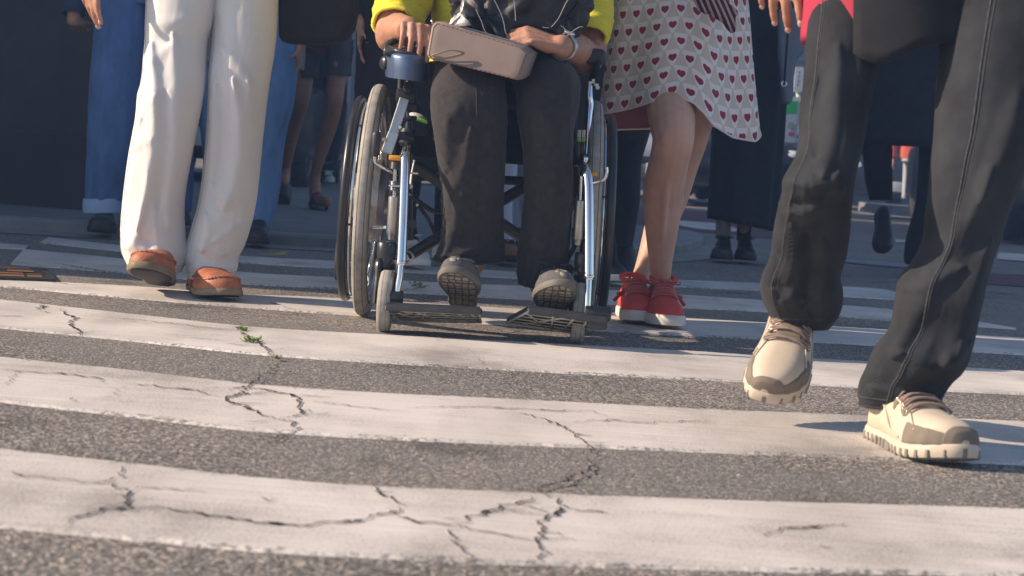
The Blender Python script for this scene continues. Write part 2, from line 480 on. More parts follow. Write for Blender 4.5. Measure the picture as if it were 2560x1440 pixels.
for si, (top, bot) in enumerate(STRIPES):
    n = 320
    a, b = strip_pts(top, n), strip_pts(bot, n)
    def longer(q, q2, at_start):
        # carry the stripe on straight beyond the frame
        k0, k1 = (0, 12) if at_start else (-1, -13)
        mid0 = (Vector(q[k0]) + Vector(q2[k0])) / 2; mid1 = (Vector(q[k1]) + Vector(q2[k1])) / 2
        d = Vector(((1 if not at_start else -1), (mid0 - mid1).normalized().y * .3)).normalized()
        for k in range(1, 31):
            p1, p2 = tuple(Vector(q[k0]) + d * .11), tuple(Vector(q2[k0]) + d * .11)
            if at_start: q.insert(0, p1); q2.insert(0, p2)
            else: q.append(p1); q2.append(p2)
    if top[0][0] <= -400: longer(a, b, True)
    if top[-1][0] >= 2900: longer(a, b, False)
    n = len(a)
    rows = []
    K = 6
    for i in range(n):
        pa, pb = Vector((*a[i], 0)), Vector((*b[i], 0))
        d = (pb - pa)
        ja = noise.noise(Vector((pa.x * 28, pa.y * 28, si))) * .004 + noise.noise(Vector((pa.x * 70, 3, si))) * .003
        jb = noise.noise(Vector((pb.x * 28, pb.y * 28, si + 9))) * .005 + noise.noise(Vector((pb.x * 70, 8, si))) * .0035
        dn = d.normalized()
        pa, pb = pa + dn * ja, pb + dn * jb
        # the sheet of paint: sides going down to the road, top 4 mm up
        rows.append([pa - dn * .010 + Vector((0, 0, -.001))] + [pa.lerp(pb, k / K) + Vector((0, 0, .0035)) for k in range(K + 1)] + [pb + dn * .010 + Vector((0, 0, -.001))])
    mb.grid(rows, close_u=False)
# one more stripe nearer than the picture shows
yb = G(1280, 1236).y - .93
mb.add([(-3, yb, .004), (3, yb - .02, .004), (3, yb - .46, .004), (-3, yb - .44, .004)], [[0, 1, 2, 3]])
ost = mb.build('crosswalk_stripes', M_PAINT, smooth=False)
ul_ = ost.data.uv_layers.new(name='UVMap')
nv = K + 3; ntot = len(mb.v) - 4
for l in ost.data.loops:
    k_ = l.vertex_index
    ul_.data[l.index].uv = (0, min(1, max(0, (k_ % nv - 1) / K))) if k_ < ntot else (0, .5)
tag(ost, kind='structure')

# cracks: (photograph points, width in photograph pixels, lit chipped rim side)
CR = [
 ([(323,1166),(297,1188),(293,1203),(262,1216),(232,1218)], 5), ([(232,1218),(160,1210),(70,1199),(0,1188)], 2),
 ([(262,1216),(310,1234),(318,1246),(322,1262),(326,1275),(300,1281),(255,1284),(235,1295),(175,1307),(150,1330)], 8),
 ([(326,1275),(400,1281),(520,1298),(640,1318),(720,1322),(800,1318),(880,1312),(930,1303)], 4),
 ([(326,1236),(345,1228),(410,1231),(520,1240)], 2),
 ([(925,1222),(950,1240),(975,1252),(1008,1274)], 7), ([(1008,1274),(990,1288),(940,1297),(900,1312),(830,1318)], 5),
 ([(990,1288),(992,1305),(1045,1312),(1112,1320),(1135,1322)], 4), ([(1135,1322),(1160,1310),(1200,1293),(1250,1280),(1290,1266),(1335,1254)], 7),
 ([(1135,1322),(1133,1345),(1135,1368),(1165,1392),(1195,1406)], 7), ([(1135,1322),(1200,1340),(1260,1350),(1330,1358)], 3),
 ([(1362,1243),(1385,1258),(1420,1280),(1375,1298),(1345,1318),(1352,1338),(1340,1358),(1350,1380),(1352,1410),(1355,1440)], 10),
 ([(1290,1266),(1330,1278),(1375,1298)], 3), ([(1420,1280),(1460,1286),(1520,1290)], 3),
 ([(1478,1150),(1470,1160),(1490,1172),(1455,1190),(1410,1210),(1375,1222),(1340,1237),(1362,1243)], 8),
 ([(1300,1038),(1350,1050),(1402,1072),(1430,1092),(1460,1110),(1480,1122),(1478,1150)], 6),
 ([(1925,1340),(1960,1332),(2060,1326),(2110,1318)], 4), ([(2046,1374),(2078,1377)], 3), ([(1925,1340),(1900,1352)], 3),
 ([(1020,1028),(1080,1024),(1200,1025),(1280,1028),(1380,1034),(1470,1034),(1500,1042),(1520,1048)], 2.5),
 ([(1410,1064),(1460,1058),(1540,1058),(1620,1065),(1690,1060),(1800,1062)], 2),
 ([(780,1010),(860,1020),(960,1032),(1020,1034)], 1.6),
 ([(690,902),(672,935),(640,956),(620,972),(580,978),(575,985)], 6), ([(620,972),(598,990),(560,1000),(572,1012),(600,1020),(640,1038),(690,1052)], 7),
 ([(575,1003),(620,990),(598,990)], 5),
 ([(620,975),(690,985),(735,998),(752,1012),(745,1030),(760,1042),(705,1055)], 7), ([(705,1055),(730,1064),(745,1084)], 6),
 ([(745,1084),(720,1094),(680,1104),(655,1112)], 5), ([(720,1094),(695,1118)], 4),
 ([(0,931),(60,936),(150,941),(240,951),(275,966)], 2.5), ([(40,936),(36,950),(8,978)], 2.5),
 ([(310,964),(400,974),(480,981),(520,992),(545,1000)], 3), ([(230,1002),(285,999),(296,978)], 2), ([(315,1016),(340,1010)], 2),
 ([(180,1000),(178,1014)], 2.5), ([(300,979),(310,972)], 2),
 ([(100,767),(113,772),(95,777),(110,768),(124,770)], 6), ([(147,778),(165,790),(195,801),(178,806),(173,815),(185,825),(205,835),(185,842),(140,842)], 6),
 ([(100,782),(130,788)], 1.5), ([(280,800),(400,811),(520,824),(600,833)], 1.6), ([(0,794),(60,797)], 1.6),
 ([(605,822),(612,830),(600,836),(620,846),(640,852),(650,868),(672,882),(690,902)], 6), ([(440,853),(480,850),(560,857)], 1.5),
 ([(137,662),(190,670),(250,680),(300,684)], 3), ([(100,708),(190,716),(280,714),(320,719)], 2), ([(560,762),(585,752),(600,746)], 4),
 ([(670,762),(690,764)], 4), ([(700,768),(740,780)], 2), ([(560,752),(620,757)], 1.5),
 ([(1030,700),(1040,712),(1060,722),(1000,730)], 5), ([(1090,858),(1106,854)], 2), ([(1190,900),(1210,918)], 2),
 ([(1340,1237),(1330,1220)], 4), ([(640,1255),(670,1262),(695,1258)], 2),
]
rnd = random.Random(11)
for pts, w in list(CR):
    if w < 4: continue
    for k in range(len(pts) - 1):
        if rnd.random() < .55:
            x, y = pts[k]; a = rnd.uniform(-.5, .5) + (0 if rnd.random() < .5 else PI); q = [(x, y)]
            for _ in range(rnd.randint(2, 4)):
                x += math.cos(a) * rnd.uniform(14, 34); y += math.sin(a) * rnd.uniform(4, 12); a += rnd.uniform(-.7, .7); q.append((x, y))
            CR.append((q, rnd.uniform(1.0, 2.2)))
core, rim = MB(), MB()
for ci, (pts, w) in enumerate(CR):
    wp = [G(x, y) for x, y in pts]
    L = sum((wp[i + 1] - wp[i]).length for i in range(len(wp) - 1))
    n = max(10, int(L / .005))
    # points linear along the run so the crack keeps its corners
    line = []
    for i in range(len(wp) - 1):
        k = max(2, int((wp[i + 1] - wp[i]).length / L * n))
        for q in range(k): line.append(wp[i].lerp(wp[i + 1], q / k))
    line.append(wp[-1])
    lft, rgt, rl, rr = [], [], [], []
    m = len(line)
    for i, p in enumerate(line):
        t = (line[min(i + 1, m - 1)] - line[max(i - 1, 0)]); t.z = 0
        t.normalize(); nn = Vector((-t.y, t.x, 0))
        if nn.y < 0: nn = -nn
        j = nn * noise.noise(p * 40 + Vector((ci, 0, 0))) * .012 + nn * noise.noise(p * 130) * .006 + nn * noise.noise(p * 330) * .0025
        half = w * p.y / F_PX * .55 * (0.55 + .9 * abs(noise.noise(p * 55 + Vector((0, ci, 0))))) * min(1, .25 + 3 * min(i, m - 1 - i) / m)
        half *= 1 + 3.2 * abs(t.x) ** 2
        half *= 1.2 * (.55 + .9 * abs(noise.noise(p * 190)))
        c = p + j
        lft.append(c + nn * half); rgt.append(c - nn * half)
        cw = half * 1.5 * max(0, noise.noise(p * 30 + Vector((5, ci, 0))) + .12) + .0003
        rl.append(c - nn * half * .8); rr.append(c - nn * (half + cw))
    up, up2 = Vector((0, 0, .0056)), Vector((0, 0, .0049))
    core.grid([[a + up, b + up] for a, b in zip(lft, rgt)], close_u=False)
    if w >= 5: rim.grid([[a + up2, b + up2] for a, b in zip(rl, rr)], close_u=False)  # pale near-side strip: chipped edge with its sunlit side put into the colour
tag(core.build('road_cracks', M_CRACK, smooth=False), kind='structure')
tag(rim.build('crack_edges', M_CHIP_LIT, smooth=False), kind='structure')

# raised pavement behind with a rounded kerb corner
KZ = .05
front = [(-700,505),(-400,548),(57,577),(300,592),(600,608),(850,622),(1180,637),(1520,644),(1640,640),(1720,628),(1757,612),(1745,600),(1690,590)]
fp = [Vector((*q, 0)) for q in crom([tuple(G(x, y))[:2] for x, y in front], 60)]
back = [Vector((fp[-1].x - .8, fp[-1].y + 3, 0)), Vector((.6, 22, 0)), Vector((-30, 24, 0)), Vector((-30, 10, 0))]
inn = []
for i, p in enumerate(fp):
    t = (fp[min(i + 1, 59)] - fp[max(i - 1, 0)]).normalized()
    inn.append(p + Vector((-t.y, t.x, 0)) * .15)
kb = MB()
kb.grid([[p + Vector((0, 0, -.01)), p + Vector((0, 0, KZ - .01)), p.lerp(q, .08) + Vector((0, 0, KZ)), q + Vector((0, 0, KZ))] for p, q in zip(fp, inn)], close_u=False)
tag(kb.build('kerb', M_CONC, smooth=False), kind='structure')
pv = MB(); pv.add([q + Vector((0, 0, KZ - .003)) for q in inn] + [q + Vector((0, 0, KZ - .003)) for q in back], [list(range(len(inn) + 4))])
tag(pv.build('pavement', M_FLAG, smooth=False), kind='structure')
gt = MB()
gt.grid([[p + Vector((0, 0, .003)), p - (q - p) * 1.6 + Vector((0, 0, .003))] for p, q in zip(fp[:50], inn[:50])], close_u=False)
tag(gt.build('gutter', M_CONC, smooth=False), kind='structure')

def sheet(name, px, material, z=.004):
    s = MB(); s.add([G(x, y) + Vector((0, 0, z)) for x, y in px], [list(range(len(px)))])
    o = s.build(name, material, smooth=False)
    u_ = o.data.uv_layers.new(name='UVMap')
    for l in o.data.loops: u_.data[l.index].uv = (0, .5)
    return tag(o, kind='structure')
sheet('red_road_coating', [(1500,508),(1960,545),(2120,560),(2120,604),(1960,600),(1860,592),(1720,578),(1560,556)], M_REDP)
sheet('red_road_coating', [(2474,684),(2900,704),(2900,740),(2462,712)], M_REDP)
sheet('lane_marking', [(1690,553),(1790,560),(1845,574),(1850,582),(1740,574),(1700,566)], M_PAINT, .008)
sheet('lane_marking', [(2497,634),(2900,660),(2900,682),(2491,650)], M_PAINT, .008)
sheet('lane_marking', [(2180,526),(2300,539),(2300,545),(2176,533)], M_PAINT, .008)
sheet('lane_marking', [(2236,600),(2270,602),(2266,608),(2240,608)], M_PAINT, .008)

# manhole cover
c = G(2212, 662)
mh = MB(); mh.lathe(c, (0, 0, 1), [(0, .27), (.006, .27), (.008, .26)], 48)
o = mh.build('manhole_cover', mat('cast_iron', (.16, .165, .18), .5, .6, bump=.6, bscale=90), loc=c, smooth=False)
tag(o, 'round iron manhole cover set in the shaded road beyond the crossing', 'manhole cover')
ring = MB(); ring.torus(c + Vector((0, 0, .004)), (0, 0, 1), .285, .012, 48, 8, .5); ring.build('frame', MATS['cast_iron'], o)

# black and orange chequered plate lying at the left edge
M_BLK = mat('black_rubber', (.022, .022, .024), .65, bump=.4, bscale=120)
M_ORG = mat('orange_plate', (.23, .11, .04), .6, bump=.4, bscale=120)
c0 = G(60, 700)
root = empty('chequered_plate', c0, 'flat black and orange chequered plate lying on the road at the left edge', 'plate')
q = [G(-90, 672), G(118, 682), G(140, 708), G(-90, 700)]
def bil(u, v): return q[0].lerp(q[1], u).lerp(q[3].lerp(q[2], u), v)
pl = MB(); pl.prism([p + Vector((0, 0, .001)) for p in q], (0, 0, .010))
og, hl = MB(), MB()
cells = [(0, 0), (1, 1), (2, 0), (3, 1)]
for u0, u1, v0, v1 in [(.06,.78,.05,.13), (.50,.80,.22,.50), (.36,.66,.58,.92), (.04,.30,.24,.52), (.0,.20,.62,.95), (.70,.86,.62,.92)]:
    og.prism([bil(u0, v0) + Vector((0, 0, .0112)), bil(u1, v0) + Vector((0, 0, .0112)), bil(u1, v1) + Vector((0, 0, .0112)), bil(u0, v1) + Vector((0, 0, .0112))], (0, 0, .002))
og.build('orange_square', M_ORG, root, smooth=False)
for i in range(13):
    for j in range(3):
        p = bil(.04 + i * .068 + (j % 2) * .03, .30 + j * .22)
        pl.prism([p + Vector((-.009, -.006, .0135)), p + Vector((.009, -.006, .0135)), p + Vector((.009, .006, .0135)), p + Vector((-.009, .006, .0135))], (0, 0, .0012))
pl.build('base_plate', M_BLK, root, smooth=False)

# weeds in the crack and a fallen leaf
M_WEED = mat('weed_leaf', (.20, .26, .06), .6, var=.4, vscale=60)
def weed(px, py, n, size, label):
    c = G(px, py)
    w = MB()
    for k in range(n):
        a = random.uniform(0, 2 * PI); rr = random.uniform(0, size * .9)
        b = c + Vector((math.cos(a) * rr * 1.2, math.sin(a) * rr, random.uniform(.004, size * .55)))
        d = Vector((random.uniform(-1, 1), random.uniform(-1, 1), random.uniform(.1, .9))).normalized()
        s = d.cross(Vector((random.uniform(-1, 1), random.uniform(-1, 1), 1))).normalized()
        l = random.uniform(.006, .013)
        w.add([b, b + d * l * .5 + s * l * .3, b + d * l, b + d * l * .5 - s * l * .3], [[0, 1, 2, 3]])
        if k % 4 == 0: w.tube([c + Vector((0, 0, .002)), c.lerp(b, .5) + Vector((0, 0, .004)), b], .0006, 4)
    tag(w.build('weed', M_WEED, loc=c, smooth=False), label, 'weed', 'weeds in the road cracks')
weed(606, 830, 22, .015, 'small weed at the far end of the crack in the white stripe')
weed(628, 860, 60, .021, 'bushiest bright green weed in the crack of the white stripe')
weed(694, 902, 14, .012, 'sparse tiny weed in the asphalt crack below the white stripe')
weed(1050, 722, 40, .03, 'low weed in the shaded stripe behind the left caster')
c = G(690, 643)
lf = MB()
lf.add([c + Vector(v) for v in [(-.07, 0, .006), (-.02, .025, .012), (.035, .02, .02), (.05, .0, .03), (.03, -.02, .014), (-.02, -.02, .008), (0, 0, .016)]],
       [[0, 6, 1], [1, 6, 2], [2, 6, 3], [3, 6, 4], [4, 6, 5], [5, 6, 0]])
tag(lf.build('fallen_leaf', mat('dry_leaf', (.42, .30, .07), .7, var=.3, vscale=40), loc=c), 'dry yellow leaf lying by the kerb behind the white trousers', 'leaf')
# ------------------------------------------------------------------ bodies, hands, garments, shoes
M_SKIN_A = mat('skin_tanned', (.47, .235, .150), .52, var=.22, vscale=38, bump=.25, bscale=420, bdist=.0015, sss=.12)
M_SKIN_B = mat('skin_light', (.62, .355, .255), .5, var=.10, vscale=18, bump=.2, bscale=420, bdist=.0015, sss=.12)
M_SKIN_D = mat('skin_brown', (.34, .15, .085), .5, var=.16, vscale=25, bump=.2, bscale=420, bdist=.0015, sss=.08)
M_HAIR = mat('dark_hair', (.02, .016, .013), .5, var=.3, vscale=80, bump=.6, bscale=200)
M_GREYHAIR = mat('grey_hair', (.25, .25, .25), .5, var=.3, vscale=80, bump=.6, bscale=200)
M_NAIL = mat('nail', (.62, .38, .30), .3)

def hand_caps(mb, wrist, d, n, side, curl=(.3, .35, .4, .5), spread=.08, thumb=(.55, .6, .25), sc=1.0, tips=None, tcurl=.25):
    """Palm, four fingers and thumb. d: wrist->knuckles, n: the way the palm faces, side +1/-1: where the thumb is (d x n * side)."""
    wrist, d, n = Vector(wrist), Vector(d).normalized(), Vector(n).normalized()
    n = (n - d * n.dot(d)).normalized()
    a = d.cross(n).normalized() * side
    offs = (.030, .010, -.010, -.029)
    klen = (.086, .089, .085, .077)
    ph = ((.043, .025, .021), (.047, .029, .022), (.044, .027, .021), (.034, .020, .018))
    rad = (.0088, .0090, .0086, .0076)
    tip_pts = []
    for i in range(4):
        k = wrist + d * klen[i] * sc + a * offs[i] * sc
        mb.capsule(wrist + a * offs[i] * .62 * sc + d * .006 * sc, k, .0145 * sc, rad[i] * 1.22 * sc, 10)
        mb.capsule(wrist + a * offs[i] * .62 * sc + d * .03 * sc + n * .008 * sc, k + n * .003 * sc - d * .012 * sc, .013 * sc, .009 * sc, 10)
        fd = (d + a * (1.5 - i) * spread).normalized()
        p, ang = k, 0.0
        c = curl[i]
        for j in range(3):
            ang = c[j] if isinstance(c, tuple) else ang + c * (0.75, 1.25, .8)[j]
            ax = fd * math.cos(ang) + n * math.sin(ang)
            q = p + ax * ph[i][j] * sc
            r0, r1 = rad[i] * (1, .93, .86)[j] * sc, rad[i] * (.95, .87, .74)[j] * sc
            mb.capsule(p, q, r0, r1, 10)
            p = q
        nn = ax.cross(a).normalized()
        if nn.dot(n) > 0: nn = -nn
        tip_pts.append((p - ax * .004 * sc, ax, nn, a, rad[i] * .8 * sc))
    t0 = wrist + d * .020 * sc + a * .020 * sc
    td = (d * thumb[0] + a * thumb[1] + n * thumb[2]).normalized()
    p = t0
    for j, (l, r0, r1) in enumerate(((.044, .0155, .0115), (.034, .0112, .0098), (.027, .0098, .0078))):
        if j: td = (td + d * tcurl + n * tcurl * .5).normalized()
        q = p + td * l * sc
        mb.capsule(p, q, r0 * sc, r1 * sc, 10)
        p = q
    nn = (-n * .5 + a * .6); nn = (nn - td * nn.dot(td)).normalized()
    tip_pts.append((p - td * .005 * sc, td, nn, td.cross(nn), .0085 * sc))
    if tips is not None: tips.extend(tip_pts)

def nails(tips, parent):
    for p, ax, nn, a, r in tips:
        m = MB()
        M = Matrix((a.normalized(), ax.normalized(), nn)).transposed()
        m.ellipsoid(p + nn * r * .72, (r * .72, r * .95, r * .28), M, 10, 6)
        m.build('nail', M_NAIL, parent)

def limb(mb, pts, radii, seg=16):
    """Tapered limb through joints with a rounded run."""
    n = 5 * (len(pts) - 1) + 1
    q = crom([tuple(p) + (r,) for p, r in zip(pts, radii)], n)
    mb.tube([Vector(c[:3]) for c in q], [c[3] for c in q], seg)
    for p, r in ((pts[0], radii[0]), (pts[-1], radii[-1])):
        mb.ellipsoid(p, (r * .99,) * 3, seg=14, rows=8)

def head_caps(mb, c, f, s=1.0):
    """Head centred on c looking along f."""
    f = Vector((f[0], f[1], 0)).normalized(); r = Vector((f.y, -f.x, 0)); u = Vector((0, 0, 1))
    M = Matrix((r, f, u)).transposed()
    mb.ellipsoid(c, (.076 * s, .096 * s, .105 * s), M)
    mb.ellipsoid(c + f * .018 * s - u * .055 * s, (.058 * s, .070 * s, .070 * s), M)
    mb.capsule(c + f * .088 * s + u * .012 * s, c + f * .108 * s - u * .028 * s, .009 * s, .014 * s, 8)
    for k in (-1, 1):
        mb.ellipsoid(c + r * k * .078 * s - f * .005 * s - u * .012 * s, (.010 * s, .020 * s, .032 * s), M, 10, 8)
        mb.ellipsoid(c + r * k * .032 * s + f * .078 * s + u * .010 * s, (.017 * s, .012 * s, .010 * s), M, 10, 8)
    mb.ellipsoid(c + f * .083 * s - u * .062 * s, (.026 * s, .010 * s, .010 * s), M, 10, 8)

def remesh_build(mb, name, material, loc, voxel, smooth_it=4):
    o = mb.build(name, material, loc=loc)
    r = o.modifiers.new('r', 'REMESH'); r.mode = 'VOXEL'; r.voxel_size = voxel; r.use_smooth_shade = True
    s = o.modifiers.new('s', 'SMOOTH'); s.factor = .5; s.iterations = smooth_it
    dg = bpy.context.evaluated_depsgraph_get()
    me = bpy.data.meshes.new_from_object(o.evaluated_get(dg), depsgraph=dg)
    o.modifiers.clear()
    old = o.data; o.data = me; bpy.data.meshes.remove(old)
    me.name = name
    if not me.materials: me.materials.append(material)
    for p in me.polygons: p.use_smooth = True
    return o

def body(label, loc, legs, hip, up, arms, skin, voxel=.012, face=(0, -1), s=1.0, hair=M_HAIR, group=None, smooth_it=4, extra=()):
    """legs: list of [(point, radius)...]; hip: pelvis centre; up: dict with chest, neck, head points; arms: list of [(point, radius)...] plus optional hand."""
    mb = MB()
    for lg in legs: limb(mb, [p for p, r in lg], [r for p, r in lg])
    f = Vector((face[0], face[1], 0)).normalized(); r_ = Vector((f.y, -f.x, 0))
    ch, nk, hd = up
    limb(mb, [hip, hip.lerp(ch, .5), ch], [.105 * s, .10 * s, .115 * s])
    for k in (-1, 1):
        mb.capsule(hip, hip + r_ * k * .07 * s, .10 * s, .09 * s)
        mb.capsule(ch + r_ * k * .03, ch + r_ * k * .12 * s + Vector((0, 0, .03)), .11 * s, .065 * s)
    mb.capsule(ch + Vector((0, 0, .05)), hd - Vector((0, 0, .05)), .062 * s, .05 * s)
    head_caps(mb, hd, f, s)
    tips = []
    for a in arms:
        pts = a['pts']
        limb(mb, [p for p, r in pts], [r for p, r in pts])
        if 'hand' in a: hand_caps(mb, pts[-1][0], tips=tips if a.get('nails') else None, **a['hand'])
    for e in extra:
        if e[0] == 'e': mb.ellipsoid(e[1], e[2])
        else: mb.capsule(e[1], e[2], e[3], e[4])
    o = remesh_build(mb, 'person', skin, loc, voxel, smooth_it)
    tag(o, label, 'person', group)
    if tips: nails(tips, o)
    h = MB()
    M = Matrix((r_, f, Vector((0, 0, 1)))).transposed()
    h.ellipsoid(hd + Vector((0, 0, .022 * s)) - f * .016 * s, (.086 * s, .100 * s, .100 * s), M, 24, 16)
    hh = h.build('hair', hair, o)
    for v in hh.data.vertices:
        v.co += v.normal * noise.noise(v.co * 40) * .008
    return o

def fold(ct, st, z, seed, amp, freq=6.0):
    """Cloth relief: broad hollows, long drape lines and sharp slanting creases."""
    w = noise.noise(Vector((ct * .9 + seed, st * .9, z * 2.2)))
    broad = noise.noise(Vector((ct * 1.0 + seed * 1.3, st * 1.0 + w * .5, z * freq * .55 + seed)))
    q = Vector((ct * 1.25 + w * .8 + seed, st * 1.25 - seed, z * freq * .9 + w * 1.2 + ct * 1.1))
    a = noise.noise(q)
    crease = 1 - min(1, abs(a) * 5.0)
    q2 = Vector((ct * 2.1 - seed, st * 2.1 + w, z * freq * 1.9 - ct * 1.9 + w))
    b = noise.noise(q2)
    crease2 = 1 - min(1, abs(b) * 6.0)
    return amp * (1.25 * broad + .32 * crease * crease * (1.6 - crease) + .14 * crease2 * crease2 - .15 + .12 * noise.noise(q * 2.3))

def relief(ridges, x, y):
    """Folds of the cloth given as runs (points, width, height): a soft ridge along each run."""
    h = 0.0
    for pts, wd, am in ridges:
        best = 1e9
        for k in range(len(pts) - 1):
            ax, ay = pts[k]; bx, by = pts[k + 1]
            dx, dy = bx - ax, by - ay
            t = max(0.0, min(1.0, ((x - ax) * dx + (y - ay) * dy) / (dx * dx + dy * dy)))
            ex, ey = x - ax - dx * t, y - ay - dy * t
            tt = (k + t) / (len(pts) - 1)
            d = math.hypot(ex, ey) / (.35 + 1.3 * math.sin(PI * min(1, max(0, tt))) ** .6)
            if d < best: best = d
        if best < wd * 2.6: h += am * math.exp(-(best / wd) ** 2)
    return h

def leg_loft(mb, rows, N=90, seg=56, ratio=1.0, amp=.008, seed=1.0, freq=6.0, ampf=None, hem_in=.010, sq=0.0, flow=0.0, ridges=()):
    """Trouser leg (or sleeve) from photograph rows (py, left, right, distance[, ratio]); hem at the last row turned in."""
    rows = [tuple(r) + ((ratio,) if len(r) == 4 else ()) for r in rows]
    q = crom(rows, N)
    rings, cen = [], []
    for i, (py, xl, xr, Y, rt) in enumerate(q):
        a, b = P(xl, py, Y), P(xr, py, Y)
        c, hv = (a + b) / 2, (b - a) / 2
        hw = hv.length
        cen.append((c, hw))
        t = i / (N - 1)
        am = amp * (ampf(t) if ampf else 1)
        ring = []
        for j in range(seg):
            th = 2 * PI * j / seg
            ct, st = math.cos(th), math.sin(th)
            e = 1 + sq * (abs(ct * st) * 2) ** 2
            dv = hv * ct * e + Vector((0, hw * rt * st * e, 0))
            u = dv.normalized()
            rl = relief(ridges, (xl + xr) / 2 + (xr - xl) / 2 * ct, py) if ridges and st < .15 else 0.0
            ring.append(c + dv + u * (fold(ct, st, c.z + flow * ct, seed, am, freq) * (1 - .35 * abs(ct))) + Vector((-.10 * rl, -rl, 0)))
        rings.append(ring)
    # hem turned up inside
    last, c = rings[-1], cen[-1][0]
    upv = (cen[-4][0] - cen[-1][0]).normalized()
    for k, (s_, du) in enumerate(((.985, .0), (.95, hem_in), (.90, hem_in * 6))):
        rings.append([c + (p - c) * s_ + upv * du for p in last])
    mb.grid(rings, cap1=False)
    return cen, rings

def oval_loft(mb, rows, seg=40, cap=True, amp=.006, seed=3.0, N=24, freq=6.0):
    """rows: (centre, half width, half depth, axis angle)."""
    q = crom([tuple(c) + (w, d) for c, w, d in rows], N)
    rings = []
    for x, y, z, w, d in q:
        ring = []
        for j in range(seg):
            th = 2 * PI * j / seg
            ct, st = math.cos(th), math.sin(th)
            f = fold(ct, st, z, seed, amp, freq)
            ring.append(Vector((x + ct * (w + f), y + st * (d + f), z)))
        rings.append(ring)
    mb.grid(rings, cap0=cap, cap1=cap)
    return rings

def sleeve(mb, pts, radii, amp=.006, seed=2.0, N=26, seg=32, freq=9):
    q = crom([tuple(p) + (r,) for p, r in zip(pts, radii)], N)
    prev, rings = None, []
    for i in range(N):
        c = Vector(q[i][:3]); t = Vector(q[min(i + 1, N - 1)][:3]) - Vector(q[max(i - 1, 0)][:3]); t.normalize()
        a = prev if prev else Vector((0, -1, .1))
        a = (a - t * a.dot(t)).normalized(); prev = a; b = t.cross(a)
        ring = []
        for j in range(seg):
            th = 2 * PI * j / seg
            f = fold(math.cos(th), math.sin(th), i / N * 1.2, seed, amp, freq)
            ring.append(c + (a * math.cos(th) + b * math.sin(th)) * (q[i][3] + f))
        rings.append(ring)
    c = Vector(q[-1][:3])
    rings.append([c + (p - c) * .93 for p in rings[-1]])
    c2 = Vector(q[-4][:3])
    rings.append([c2 + (p - c) * .88 for p in rings[-2]])
    mb.grid(rings)
    return rings

